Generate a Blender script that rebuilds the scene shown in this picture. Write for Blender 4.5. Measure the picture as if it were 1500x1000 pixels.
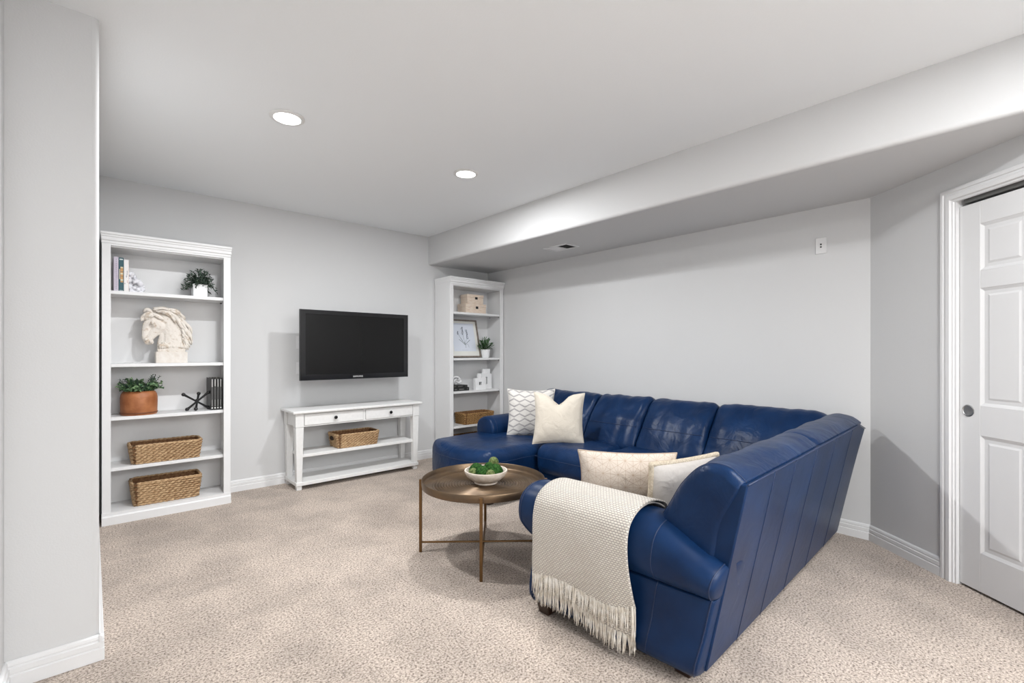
import bpy, bmesh, math, random
from mathutils import Vector, Matrix, noise

for o in list(bpy.data.objects):
    bpy.data.objects.remove(o, do_unlink=True)
scene = bpy.context.scene
C = scene.collection
R = random.Random(7)
PI = math.pi

# ------------------------------------------------------------------ camera
CAM_H = 1.2
YAW = math.radians(41.75)
FPX = 690.0
cam_d = bpy.data.cameras.new('camera')
cam = bpy.data.objects.new('camera', cam_d)
C.objects.link(cam)
cam.location = (0, 0, CAM_H)
cam.rotation_euler = (PI / 2, 0, -YAW)
cam_d.sensor_width = 36.0
cam_d.lens = 36.0 * FPX / 1500.0
cam_d.shift_y = (515.5 - 500.0) / 1500.0
cam_d.clip_start = 0.02
scene.camera = cam

# ------------------------------------------------------------------ world, exposure
world = bpy.data.worlds.new('world')
scene.world = world
world.use_nodes = True
world.node_tree.nodes['Background'].inputs[0].default_value = (0.8, 0.85, 0.9, 1)
world.node_tree.nodes['Background'].inputs[1].default_value = 0.05
vs = scene.view_settings
vs.view_transform = 'Standard'
vs.look = 'None'
vs.exposure = 0.15
vs.gamma = 1.0
vs.use_curve_mapping = False
LAMP_POWER = 28.0
LAMP_COLOR = (0.975, 0.987, 1.0)
LAMP_SPOTS = [(0.81, 2.78), (2.035, 2.785), (1.90, -0.32), (1.9, -1.5), (0.40, -2.0), (1.3, -1.9), (1.9, -2.8), (0.4, -2.8), (1.15, -2.8)]  # the seen pair first; the rest are unseen lamps added to brighten the room

# ------------------------------------------------------------------ room numbers
YB = 4.612      # wall behind the television
XR = 3.711      # long wall behind the sofa
ZC = 2.502      # ceiling
XS, ZS = 2.845, 2.185   # soffit face and underside
CORNER = Vector((XR, 0.72, 0))
WD = Vector((-0.645, -0.764, 0)).normalized()   # along the angled wall, away from the corner
WN = Vector((-WD.y * -1, 0, 0))
WN = Vector((WD.y, -WD.x, 0))                    # into the room
if WN.dot(Vector((-1, 0.2, 0))) < 0:
    WN = -WN

# ------------------------------------------------------------------ materials
MATS = {}
def mat(name, col, rough=0.5, metal=0.0, bump=0.0, bscale=100.0, col2=None, cscale=20.0, cdetail=3.0,
        spec=0.5, emit=None, estr=0.0, ramp=(0.35, 0.65), sheen=0.0, coat=0.0, stretch=None):
    if name in MATS:
        return MATS[name]
    m = bpy.data.materials.new(name)
    m.use_nodes = True
    nt = m.node_tree
    b = nt.nodes['Principled BSDF']
    b.inputs['Base Color'].default_value = (*col, 1)
    b.inputs['Roughness'].default_value = rough
    b.inputs['Metallic'].default_value = metal
    b.inputs['Specular IOR Level'].default_value = spec
    b.inputs['Coat Weight'].default_value = coat
    b.inputs['Sheen Weight'].default_value = sheen
    tc = nt.nodes.new('ShaderNodeTexCoord')
    src = tc.outputs['Object']
    if stretch:
        mp = nt.nodes.new('ShaderNodeMapping')
        mp.inputs['Scale'].default_value = stretch
        nt.links.new(src, mp.inputs['Vector'])
        src = mp.outputs['Vector']
    if col2:
        n = nt.nodes.new('ShaderNodeTexNoise')
        n.inputs['Scale'].default_value = cscale
        n.inputs['Detail'].default_value = cdetail
        nt.links.new(src, n.inputs['Vector'])
        r = nt.nodes.new('ShaderNodeValToRGB')
        r.color_ramp.elements[0].position = ramp[0]
        r.color_ramp.elements[1].position = ramp[1]
        r.color_ramp.elements[0].color = (*col, 1)
        r.color_ramp.elements[1].color = (*col2, 1)
        nt.links.new(n.outputs['Fac'], r.inputs['Fac'])
        nt.links.new(r.outputs['Color'], b.inputs['Base Color'])
    if bump:
        n2 = nt.nodes.new('ShaderNodeTexNoise')
        n2.inputs['Scale'].default_value = bscale
        n2.inputs['Detail'].default_value = 4
        nt.links.new(src, n2.inputs['Vector'])
        bp = nt.nodes.new('ShaderNodeBump')
        bp.inputs['Strength'].default_value = bump
        bp.inputs['Distance'].default_value = 0.01
        nt.links.new(n2.outputs['Fac'], bp.inputs['Height'])
        nt.links.new(bp.outputs['Normal'], b.inputs['Normal'])
    if emit:
        b.inputs['Emission Color'].default_value = (*emit, 1)
        b.inputs['Emission Strength'].default_value = estr
    MATS[name] = m
    return m

M_WALL = mat('wall_paint', (0.625, 0.628, 0.63), 0.75, bump=0.06, bscale=160, spec=0.25)
M_CEIL = mat('ceiling_paint', (0.872, 0.895, 0.91), 0.85, bump=0.05, bscale=120, spec=0.2)
M_TRIM = mat('white_trim_paint', (0.755, 0.757, 0.76), 0.4, spec=0.4)
M_CASE = mat('white_furniture_paint', (0.765, 0.767, 0.77), 0.45, spec=0.4)
M_CONS = mat('chalk_white_paint', (0.755, 0.755, 0.745), 0.5, col2=(0.785, 0.785, 0.775), cscale=40, spec=0.35)
M_BLACK = mat('black_gloss', (0.008, 0.008, 0.009), 0.12, spec=0.5)
M_SCREEN = mat('screen_glass', (0.007, 0.007, 0.007), 0.25, spec=0.25)
M_BLACKM = mat('black_matt', (0.012, 0.012, 0.012), 0.45)
M_DARK = mat('dark_gap', (0.05, 0.05, 0.05), 0.8)
M_CHROME = mat('dark_nickel', (0.42, 0.42, 0.42), 0.35, metal=1.0)
M_FOOT = mat('dark_stained_wood', (0.03, 0.014, 0.008), 0.4)
M_SEAM = mat('navy_thread', (0.010, 0.024, 0.072), 0.5)

def leather(name='navy_leather', wrinkle=0.24):
    m = bpy.data.materials.new(name)
    m.use_nodes = True
    nt = m.node_tree
    b = nt.nodes['Principled BSDF']
    tc = nt.nodes.new('ShaderNodeTexCoord')
    n = nt.nodes.new('ShaderNodeTexNoise')
    n.inputs['Scale'].default_value = 5.0
    n.inputs['Detail'].default_value = 4
    r = nt.nodes.new('ShaderNodeValToRGB')
    r.color_ramp.elements[0].position = 0.3
    r.color_ramp.elements[1].position = 0.75
    r.color_ramp.elements[0].color = (0.003, 0.0155, 0.054, 1)
    r.color_ramp.elements[1].color = (0.007, 0.030, 0.094, 1)
    nt.links.new(tc.outputs['Object'], n.inputs['Vector'])
    nt.links.new(n.outputs['Fac'], r.inputs['Fac'])
    nt.links.new(r.outputs['Color'], b.inputs['Base Color'])
    b.inputs['Roughness'].default_value = 0.34
    b.inputs['Specular IOR Level'].default_value = 0.19
    g = nt.nodes.new('ShaderNodeTexVoronoi')
    g.inputs['Scale'].default_value = 420.0
    w = nt.nodes.new('ShaderNodeTexNoise')
    w.inputs['Scale'].default_value = 8.0
    w.inputs['Detail'].default_value = 3
    w.inputs['Distortion'].default_value = 1.2
    b1 = nt.nodes.new('ShaderNodeBump')
    b1.inputs['Strength'].default_value = wrinkle
    b1.inputs['Distance'].default_value = 0.03
    b2 = nt.nodes.new('ShaderNodeBump')
    b2.inputs['Strength'].default_value = 0.10
    b2.inputs['Distance'].default_value = 0.002
    for x in (g, w):
        nt.links.new(tc.outputs['Object'], x.inputs['Vector'])
    nt.links.new(w.outputs['Fac'], b1.inputs['Height'])
    nt.links.new(g.outputs['Distance'], b2.inputs['Height'])
    nt.links.new(b1.outputs['Normal'], b2.inputs['Normal'])
    nt.links.new(b2.outputs['Normal'], b.inputs['Normal'])
    return m
M_LEATHER = leather()
M_LEATHER_S = leather('navy_leather_taut', 0.05)

def carpet():
    m = bpy.data.materials.new('speckled_carpet')
    m.use_nodes = True
    nt = m.node_tree
    b = nt.nodes['Principled BSDF']
    b.inputs['Roughness'].default_value = 0.95
    b.inputs['Specular IOR Level'].default_value = 0.1
    b.inputs['Sheen Weight'].default_value = 0.2
    tc = nt.nodes.new('ShaderNodeTexCoord')
    def nz(scale, detail, rough=0.5):
        n = nt.nodes.new('ShaderNodeTexNoise')
        n.inputs['Scale'].default_value = scale
        n.inputs['Detail'].default_value = detail
        n.inputs['Roughness'].default_value = rough
        nt.links.new(tc.outputs['Object'], n.inputs['Vector'])
        return n
    fine = nz(112, 4, 0.75)
    r = nt.nodes.new('ShaderNodeValToRGB')
    cr = r.color_ramp
    cr.elements[0].position = 0.37
    cr.elements[0].color = (0.10, 0.068, 0.048, 1)
    cr.elements[1].position = 0.62
    cr.elements[1].color = (0.74, 0.64, 0.56, 1)
    e = cr.elements.new(0.47)
    e.color = (0.47, 0.385, 0.32, 1)
    nt.links.new(fine.outputs['Fac'], r.inputs['Fac'])
    big = nz(3.2, 3, 0.6)  # footprint patches: light and shade of the pile's lay, painted into the colour
    r2 = nt.nodes.new('ShaderNodeValToRGB')
    r2.color_ramp.elements[0].position = 0.38
    r2.color_ramp.elements[1].position = 0.62
    r2.color_ramp.elements[0].color = (0.82, 0.82, 0.82, 1)
    r2.color_ramp.elements[1].color = (1.08, 1.08, 1.08, 1)
    nt.links.new(big.outputs['Fac'], r2.inputs['Fac'])
    mx = nt.nodes.new('ShaderNodeMix')
    mx.data_type = 'RGBA'
    mx.blend_type = 'MULTIPLY'
    mx.inputs[0].default_value = 1.0
    nt.links.new(r.outputs['Color'], mx.inputs[6])
    nt.links.new(r2.outputs['Color'], mx.inputs[7])
    nt.links.new(mx.outputs[2], b.inputs['Base Color'])
    bp = nt.nodes.new('ShaderNodeBump')
    bp.inputs['Strength'].default_value = 0.7
    bp.inputs['Distance'].default_value = 0.012
    nt.links.new(fine.outputs['Fac'], bp.inputs['Height'])
    nt.links.new(bp.outputs['Normal'], b.inputs['Normal'])
    return m
M_CARPET = carpet()

# ------------------------------------------------------------------ mesh builder
class MB:
    def __init__(self):
        self.v = []
        self.f = []
    def add(self, vs_, fs_):
        k = len(self.v)
        self.v += [Vector(p) for p in vs_]
        self.f += [tuple(i + k for i in f) for f in fs_]
        return self
    def box(self, x0, x1, y0, y1, z0, z1):
        return self.add([(x0, y0, z0), (x1, y0, z0), (x1, y1, z0), (x0, y1, z0),
                         (x0, y0, z1), (x1, y0, z1), (x1, y1, z1), (x0, y1, z1)],
                        [(3, 2, 1, 0), (4, 5, 6, 7), (0, 1, 5, 4), (1, 2, 6, 5), (2, 3, 7, 6), (3, 0, 4, 7)])
    def hexa(self, bot, top):
        return self.add(list(bot) + list(top),
                        [(3, 2, 1, 0), (4, 5, 6, 7), (0, 1, 5, 4), (1, 2, 6, 5), (2, 3, 7, 6), (3, 0, 4, 7)])
    def prism(self, poly, fn, a, b):
        """poly: list of 2-D points, fn(p, t) -> 3-D point, extruded from a to b"""
        n = len(poly)
        self.add([fn(p, a) for p in poly] + [fn(p, b) for p in poly],
                 [tuple(range(n - 1, -1, -1)), tuple(range(n, 2 * n))] +
                 [(i, (i + 1) % n, (i + 1) % n + n, i + n) for i in range(n)])
        return self
    def lathe(self, prof, cx, cy, n=32, closed=False):
        vs_, fs_ = [], []
        for (r, z) in prof:
            for i in range(n):
                a = 2 * PI * i / n
                vs_.append((cx + r * math.cos(a), cy + r * math.sin(a), z))
        m = len(prof)
        for j in range(m - 1 + (1 if closed else 0)):
            j2 = (j + 1) % m
            for i in range(n):
                fs_.append((j * n + i, j * n + (i + 1) % n, j2 * n + (i + 1) % n, j2 * n + i))
        if not closed:
            if prof[0][0] > 1e-6:
                fs_.append(tuple(range(n - 1, -1, -1)))
            if prof[-1][0] > 1e-6:
                fs_.append(tuple((m - 1) * n + i for i in range(n)))
        return self.add(vs_, fs_)
    def tube(self, pts, rad, n=8, closed=False, flat=1.0):
        pts = [Vector(p) for p in pts]
        m = len(pts)
        rads = rad if isinstance(rad, (list, tuple)) else [rad] * m
        vs_, fs_ = [], []
        prev = None
        for i in range(m):
            if closed:
                t = pts[(i + 1) % m] - pts[i - 1]
            else:
                t = pts[min(i + 1, m - 1)] - pts[max(i - 1, 0)]
            t = t.normalized() if t.length > 1e-9 else Vector((0, 0, 1))
            ref = prev if prev is not None else (Vector((0, 0, 1)) if abs(t.z) < 0.9 else Vector((1, 0, 0)))
            u = ref - t * ref.dot(t)
            if u.length < 1e-6:
                u = t.orthogonal()
            u.normalize()
            prev = u
            w = t.cross(u)
            for k in range(n):
                a = 2 * PI * k / n
                vs_.append(pts[i] + (u * math.cos(a) + w * math.sin(a) * flat) * rads[i])
        for i in range(m - 1 + (1 if closed else 0)):
            i2 = (i + 1) % m
            for k in range(n):
                fs_.append((i * n + k, i * n + (k + 1) % n, i2 * n + (k + 1) % n, i2 * n + k))
        if not closed:
            fs_.append(tuple(range(n - 1, -1, -1)))
            fs_.append(tuple((m - 1) * n + k for k in range(n)))
        return self.add(vs_, fs_)
    def ball(self, c, r, nu=14, nv=9, disp=None):
        rx, ry, rz = r if isinstance(r, (list, tuple)) else (r, r, r)
        vs_, fs_ = [], []
        for j in range(1, nv):
            ph = PI * j / nv
            for i in range(nu):
                a = 2 * PI * i / nu
                d = Vector((math.sin(ph) * math.cos(a), math.sin(ph) * math.sin(a), math.cos(ph)))
                k = 1 + (disp(d) if disp else 0)
                vs_.append((c[0] + d.x * rx * k, c[1] + d.y * ry * k, c[2] + d.z * rz * k))
        t = len(vs_)
        vs_ += [(c[0], c[1], c[2] + rz), (c[0], c[1], c[2] - rz)]
        for j in range(nv - 2):
            for i in range(nu):
                fs_.append((j * nu + i, (j + 1) * nu + i, (j + 1) * nu + (i + 1) % nu, j * nu + (i + 1) % nu))
        for i in range(nu):
            fs_.append((t, i, (i + 1) % nu))
            fs_.append((t + 1, (nv - 2) * nu + (i + 1) % nu, (nv - 2) * nu + i))
        return self.add(vs_, fs_)
    def sheet(self, fn, nu, nv):
        vs_ = [fn(i / nu, j / nv) for j in range(nv + 1) for i in range(nu + 1)]
        fs_ = [(j * (nu + 1) + i, j * (nu + 1) + i + 1, (j + 1) * (nu + 1) + i + 1, (j + 1) * (nu + 1) + i)
               for j in range(nv) for i in range(nu)]
        return self.add(vs_, fs_)
    def xf(self, fn):
        self.v = [Vector(fn(p)) for p in self.v]
        return self

ORIG = {}
def thing(name, loc, label=None, cat=None, group=None, kind=None):
    o = bpy.data.objects.new(name, None)
    o.empty_display_size = 0.05
    C.objects.link(o)
    o.location = loc
    ORIG[o.name] = Vector(loc)
    tag(o, label, cat, group, kind)
    return o
def tag(o, label=None, cat=None, group=None, kind=None):
    if label: o['label'] = label
    if cat: o['category'] = cat
    if group: o['group'] = group
    if kind: o['kind'] = kind
    return o
def obj(name, mb, m, parent=None, smooth=False, bevel=0.0, subsurf=0, segs=2, angle=40, fix=True):
    vs_ = mb.v
    if parent is not None:
        org = ORIG[parent.name]
    else:
        xs = [p.x for p in vs_]; ys = [p.y for p in vs_]; zs = [p.z for p in vs_]
        org = Vector(((min(xs) + max(xs)) / 2, (min(ys) + max(ys)) / 2, min(zs)))
    me = bpy.data.meshes.new(name)
    me.from_pydata([tuple(p - org) for p in vs_], [], mb.f)
    me.materials.append(m)
    if fix:
        bm = bmesh.new()
        bm.from_mesh(me)
        bmesh.ops.recalc_face_normals(bm, faces=bm.faces)
        bm.to_mesh(me)
        bm.free()
    if smooth:
        me.polygons.foreach_set('use_smooth', [True] * len(me.polygons))
        if smooth == 'auto':
            me.set_sharp_from_angle(angle=math.radians(angle))
    me.update()
    o = bpy.data.objects.new(name, me)
    C.objects.link(o)
    if parent is not None:
        o.parent = parent
    else:
        o.location = org
    ORIG[o.name] = org
    if bevel:
        b = o.modifiers.new('bevel', 'BEVEL')
        b.width = bevel
        b.segments = segs
        b.limit_method = 'ANGLE'
        b.angle_limit = math.radians(35)
        me.polygons.foreach_set('use_smooth', [True] * len(me.polygons))
        me.set_sharp_from_angle(angle=math.radians(50))
    if subsurf:
        s = o.modifiers.new('subsurf', 'SUBSURF')
        s.levels = subsurf
        s.render_levels = subsurf
    return o
def struct(name, mb, m, **k):
    o = obj(name, mb, m, **k)
    o['kind'] = 'structure'
    return o
def spline(pts, n, closed=False):
    """Catmull-Rom through points of any dimension"""
    pts = [tuple(p) for p in pts]
    m = len(pts)
    out = []
    segs = m if closed else m - 1
    for s in range(segs):
        p0 = pts[(s - 1) % m] if (closed or s > 0) else pts[0]
        p1 = pts[s]
        p2 = pts[(s + 1) % m]
        p3 = pts[(s + 2) % m] if (closed or s + 2 < m) else pts[-1]
        k = max(2, n // segs)
        for i in range(k):
            t = i / k
            out.append(tuple(0.5 * ((2 * b) + (-a + c) * t + (2 * a - 5 * b + 4 * c - d) * t * t +
                                    (-a + 3 * b - 3 * c + d) * t ** 3) for a, b, c, d in zip(p0, p1, p2, p3)))
    if not closed:
        out.append(pts[-1])
    return out
def sstep(a, b, x):
    t = max(0.0, min(1.0, (x - a) / (b - a)))
    return t * t * (3 - 2 * t)

# ------------------------------------------------------------------ the setting
floor_mb = MB().box(-0.4, 3.9, -3.4, 4.75, -0.08, 0.0)
struct('floor', floor_mb, M_CARPET)
ceil_o = struct('ceiling', MB().box(-0.4, 3.9, -3.4, 4.75, ZC, ZC + 0.08), M_CEIL)
soff = obj('soffit', MB().box(XS, XR + 0.08, -1.6, YB + 0.05, ZS, ZC + 0.02), M_WALL, parent=ceil_o, bevel=0.022, segs=4)
struct('wall_back', MB().box(-0.35, XR + 0.1, YB, YB + 0.1, 0, ZC), M_WALL)
struct('wall_right', MB().box(XR, XR + 0.1, 0.72 - 0.08, YB + 0.1, 0, ZC), M_WALL)
struct('wall_pillar', MB().box(-0.33, 0.022, 2.45, YB - 0.002, -0.04, ZC + 0.04), M_WALL, bevel=0.02, segs=4)
struct('wall_left', MB().box(-0.33, -0.232, -3.3, 2.449, 0, ZC), M_WALL)
struct('wall_front', MB().box(-0.33, 2.45, -3.4, -3.3, 0, ZC), M_WALL)
END_S = 2.2
pe = CORNER + WD * END_S
struct('wall_near_right', MB().box(pe.x, pe.x + 0.1, -3.3, pe.y + 0.05, 0, ZC), M_WALL)
def wpt(s, n, z):
    p = CORNER + WD * s + WN * n
    return Vector((p.x, p.y, z))
def wbox(mb, s0, s1, n0, n1, z0, z1):
    return mb.hexa([wpt(s0, n0, z0), wpt(s1, n0, z0), wpt(s1, n1, z0), wpt(s0, n1, z0)],
                   [wpt(s0, n0, z1), wpt(s1, n0, z1), wpt(s1, n1, z1), wpt(s0, n1, z1)])
OP0, OP1, OPZ = 0.558, 1.318, 1.985
ww = MB()
wbox(ww, 0.0, OP0, -0.10, 0, 0, ZC)
wbox(ww, OP1, END_S + 0.02, -0.10, 0, 0, ZC)
wbox(ww, OP0, OP1, -0.10, 0, OPZ, ZC)
wbox(ww, OP0 - 0.1, OP1 + 0.1, -0.15, -0.10, 0, ZC)
struct('wall_corner', ww, M_WALL)

# baseboards: profile (thickness, height)
BB = [(0, 0), (0.016, 0), (0.016, 0.046), (0.0115, 0.049), (0.0115, 0.052), (0.014, 0.055), (0.014, 0.072),
      (0.009, 0.075), (0.009, 0.079), (0.011, 0.082), (0.009, 0.092), (0.004, 0.098), (0, 0.098)]
def bboard(name, a, b, nrm):
    a = Vector(a); b = Vector(b); nrm = Vector(nrm)
    return struct(name, MB().prism(BB, lambda p, t: a + (b - a) * t + nrm * p[0] + Vector((0, 0, p[1])), 0, 1), M_TRIM)
bboard('baseboard_back', (0.838, YB, 0), (2.918, YB, 0), (0, -1, 0))
bboard('baseboard_right', (XR, 0.715, 0), (XR, 4.285, 0), (-1, 0, 0))
bboard('baseboard_corner', CORNER, wpt(0.486, 0, 0), WN)
bboard('baseboard_pillar', (-0.232, 2.45, 0), (0.037, 2.45, 0), (0, -1, 0))
bboard('baseboard_pillar_side', (0.022, 2.435, 0), (0.022, 4.29, 0), (1, 0, 0))
bboard('baseboard_left', (-0.232, 2.45, 0), (-0.232, -3.3, 0), (1, 0, 0))

# door casing: fluted profile, mitred
CP = [(0, 0), (0, 0.012), (0.008, 0.017), (0.020, 0.017), (0.024, 0.012), (0.034, 0.012), (0.038, 0.019), (0.058, 0.019),
      (0.062, 0.010), (0.070, 0.010), (0.074, 0.004), (0.074, 0)]   # (from outer edge inwards, thickness)
def casing_leg(s_outer, sign):
    def f(p, t):
        s = s_outer + sign * p[0]
        z = 0 if t == 0 else (2.052 - p[0])
        return wpt(s, p[1], z)
    return f
tr = thing('trim_1', tuple(wpt(OP0 - 0.04, 0, 0)), kind='structure')
obj('side_casing', MB().prism(CP, casing_leg(0.486, 1), 0, 1), M_TRIM, tr)
obj('side_casing', MB().prism(CP, casing_leg(1.392, -1), 0, 1), M_TRIM, tr)
obj('head_casing', MB().prism(CP, lambda p, t: wpt(0.486 + p[0] if t == 0 else 1.392 - p[0], p[1], 2.052 - p[0]), 0, 1), M_TRIM, tr)
jm = MB()
wbox(jm, OP0 - 0.001, OP0 + 0.010, -0.1, 0.004, 0, OPZ)
wbox(jm, OP1 - 0.010, OP1 + 0.001, -0.1, 0.004, 0, OPZ)
wbox(jm, OP0 + 0.010, OP1 - 0.010, -0.1, -0.062, OPZ - 0.004, OPZ + 0.001)
obj('jamb', jm, M_TRIM, tr)

# six-panel sliding door
D0, D1 = OP0 + 0.013, OP1 - 0.013
DF = -0.012           # door face
DZ0, DZ1 = 0.012, 1.948
door = thing('door_1', tuple(wpt((D0 + D1) / 2, DF, 0)), kind='structure')
mbd = MB()
wbox(mbd, D0, D1, DF - 0.038, DF - 0.010, DZ0, DZ1)
obj('core', mbd, M_TRIM, door)
ST = 0.105
PW = (D1 - D0 - 3 * ST) / 2
PANZ = [(0.205, 0.785), (0.935, 1.515), (1.605, 1.835)]
for s0 in (D0, D0 + ST + PW, D1 - ST):
    mb = MB(); wbox(mb, s0, s0 + ST, DF - 0.011, DF, DZ0, DZ1); obj('stile', mb, M_TRIM, door, bevel=0.002)
for k in range(2):
    a = D0 + ST + k * (PW + ST)
    for z0, z1 in ((DZ0, 0.205), (0.785, 0.935), (1.515, 1.605), (1.835, DZ1)):
        mb = MB(); wbox(mb, a, a + PW, DF - 0.011, DF, z0, z1); obj('rail', mb, M_TRIM, door, bevel=0.002)
    for z0, z1 in PANZ:
        mb = MB()
        def ring(i, n):
            return [wpt(a + i, n, z0 + i), wpt(a + PW - i, n, z0 + i), wpt(a + PW - i, n, z1 - i), wpt(a + i, n, z1 - i)]
        rs = [ring(0.0, DF - 0.001), ring(0.014, DF - 0.0075), ring(0.030, DF - 0.0075), ring(0.040, DF - 0.004)]
        vv = [p for r_ in rs for p in r_]
        ff = [(k_ * 4 + i, k_ * 4 + (i + 1) % 4, k_ * 4 + 4 + (i + 1) % 4, k_ * 4 + 4 + i) for k_ in range(3) for i in range(4)]
        ff.append((12, 13, 14, 15))
        mb.add(vv, ff)
        obj('panel', mb, M_TRIM, door)
# round recessed pull
def wlathe(prof, s, z, n0, n=28):
    mb = MB().lathe(prof, 0, 0, n)
    def f(p):
        q = wpt(s, n0, z) + WD * p.x + WN * p.z
        return Vector((q.x, q.y, z + p.y))
    return mb.xf(f)
pull = obj('pull', wlathe([(0.030, -0.001), (0.030, 0.003), (0.026, 0.004), (0.024, 0.0015), (0.012, 0.0005), (0.0, 0.0003)], D0 + 0.045, 0.903, DF), M_CHROME, door, smooth='auto')
# track above the door
mb = MB(); wbox(mb, OP0 + 0.03, OP1 - 0.012, -0.058, -0.020, 1.962, OPZ + 0.0)
obj('track', mb, mat('track_metal', (0.18, 0.18, 0.175), 0.5, metal=0.4), tr)

# ------------------------------------------------------------------ recessed ceiling lights
M_LENS = mat('lit_lens', (1, 1, 1), 0.5, emit=(1.0, 0.98, 0.95), estr=9.0)
M_RING = mat('lamp_ring', (0.75, 0.75, 0.74), 0.45)
LAMP_LABELS = [
    'bright recessed ceiling light nearest the pillar, larger of the two in view',
    'small bright recessed ceiling light near the soffit, above the television wall corner',
    'added ceiling fill light over the sofa return, out of view',
    'added ceiling fill light just behind the camera on the right, out of view',
    'added ceiling fill light behind the camera close to the left wall, out of view',
    'added ceiling fill light behind the camera mid room, out of view',
    'added ceiling fill light by the rear wall on the right, out of view',
    'added ceiling fill light by the rear wall on the left, out of view',
    'added ceiling fill light by the rear wall in the middle, out of view']
ring_me = lens_me = None
for i, (lx, ly) in enumerate(LAMP_SPOTS):
    t = thing('ceiling_light', (lx, ly, ZC - 0.012), LAMP_LABELS[i], 'ceiling light', 'recessed ceiling lights')
    ring = MB().lathe([(0.068, ZC - 0.004), (0.070, ZC - 0.010), (0.082, ZC - 0.010), (0.090, ZC - 0.004), (0.090, ZC - 0.0005), (0.068, ZC - 0.0005)], lx, ly, 40, closed=True)
    obj('trim_ring', ring, M_RING, t, smooth='auto')
    lens = MB().lathe([(0.069, ZC - 0.0005), (0.069, ZC - 0.005), (0.06, ZC - 0.007), (0.03, ZC - 0.009), (0.0, ZC - 0.0095)], lx, ly, 40)
    obj('lens', lens, M_LENS, t, smooth='auto')
    ld = bpy.data.lights.new('lamp', 'AREA')
    ld.shape = 'DISK'
    ld.size = 0.13
    ld.energy = LAMP_POWER
    ld.color = LAMP_COLOR
    lo = bpy.data.objects.new('lamp', ld)
    C.objects.link(lo)
    lo.parent = t
    lo.location = (0, 0, -0.004)

# ------------------------------------------------------------------ wall plates, vent
t = thing('wall_plate', (XR, 0.992, 1.87), 'small white wall plate with two black jacks high on the long wall', 'wall plate')
obj('plate', MB().box(XR - 0.006, XR - 0.0005, 0.960, 1.024, 1.870, 1.978), M_TRIM, t, bevel=0.002)
for dz in (0.009, -0.009):
    mb = MB().lathe([(0.0055, 0), (0.0055, 0.003), (0.0, 0.003)], 0, 0, 14).xf(lambda p: (XR - 0.006 - p.z, 0.992 + p.x, 1.924 + dz + p.y))
    obj('jack', mb, M_DARK, t)
for k, (z0, z1, lab) in enumerate(((1.23, 1.35, 'white outlet plate half hidden behind the left edge of the television, upper one'),
                                   (0.995, 1.105, 'white outlet plate half hidden behind the left edge of the television, lower one'))):
    t = thing('outlet_plate', (1.455, YB, z0), lab, 'outlet')
    obj('plate', MB().box(1.420, 1.490, YB - 0.006, YB - 0.0005, z0, z1), M_TRIM, t, bevel=0.002)
    zc = (z0 + z1) / 2
    for dz in (-0.02, 0.02):
        obj('socket', MB().box(1.440, 1.470, YB - 0.008, YB - 0.005, zc + dz - 0.014, zc + dz + 0.014), mat('socket_white', (0.7, 0.7, 0.7), 0.4), t, bevel=0.002)
t = thing('air_vent', (3.295, 3.0, ZS), 'white rectangular air register set in the soffit underside', 'vent')
vf = MB()
vx0, vx1, vy0, vy1 = 3.20, 3.388, 2.852, 3.145
for bxs in ((vx0, vx1, vy0, vy0 + 0.02), (vx0, vx1, vy1 - 0.02, vy1), (vx0, vx0 + 0.022, vy0 + 0.02, vy1 - 0.02), (vx1 - 0.022, vx1, vy0 + 0.02, vy1 - 0.02), (vx0 + 0.022, vx1 - 0.022, 2.985, 3.0)):
    vf.box(bxs[0], bxs[1], bxs[2], bxs[3], ZS - 0.007, ZS - 0.0005)
obj('frame', vf, M_TRIM, t)
obj('duct_opening', MB().box(vx0 + 0.022, vx1 - 0.022, vy0 + 0.02, 2.985, ZS - 0.002, ZS - 0.0006), mat('duct_shade', (0.03, 0.03, 0.03), 0.8), t)  # dark sheet: shade of the opening put into its colour
obj('duct_opening', MB().box(vx0 + 0.022, vx1 - 0.022, 3.0, vy1 - 0.02, ZS - 0.002, ZS - 0.0006), mat('duct_half_shade', (0.35, 0.35, 0.34), 0.8), t)  # paler sheet: weaker shade of this half, also in the colour
for k in range(5):
    y0 = 2.882 + k * 0.020
    mb = MB().hexa([(vx0 + 0.022, y0, ZS - 0.006), (vx1 - 0.022, y0, ZS - 0.006), (vx1 - 0.022, y0 + 0.0015, ZS - 0.006), (vx0 + 0.022, y0 + 0.0015, ZS - 0.006)],
                   [(vx0 + 0.022, y0 + 0.006, ZS - 0.002), (vx1 - 0.022, y0 + 0.006, ZS - 0.002), (vx1 - 0.022, y0 + 0.0075, ZS - 0.002), (vx0 + 0.022, y0 + 0.0075, ZS - 0.002)])
    obj('louvre', mb, mat('louvre_shaded', (0.16, 0.16, 0.16), 0.6), t)  # white louvres on their shaded side, shade painted in as grey
for k in range(6):
    y0 = 3.004 + k * 0.020
    mb = MB().hexa([(vx0 + 0.022, y0 + 0.010, ZS - 0.006), (vx1 - 0.022, y0 + 0.010, ZS - 0.006), (vx1 - 0.022, y0 + 0.0115, ZS - 0.006), (vx0 + 0.022, y0 + 0.0115, ZS - 0.006)],
                   [(vx0 + 0.022, y0, ZS - 0.002), (vx1 - 0.022, y0, ZS - 0.002), (vx1 - 0.022, y0 + 0.0015, ZS - 0.002), (vx0 + 0.022, y0 + 0.0015, ZS - 0.002)])
    obj('louvre', mb, M_TRIM, t)

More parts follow.
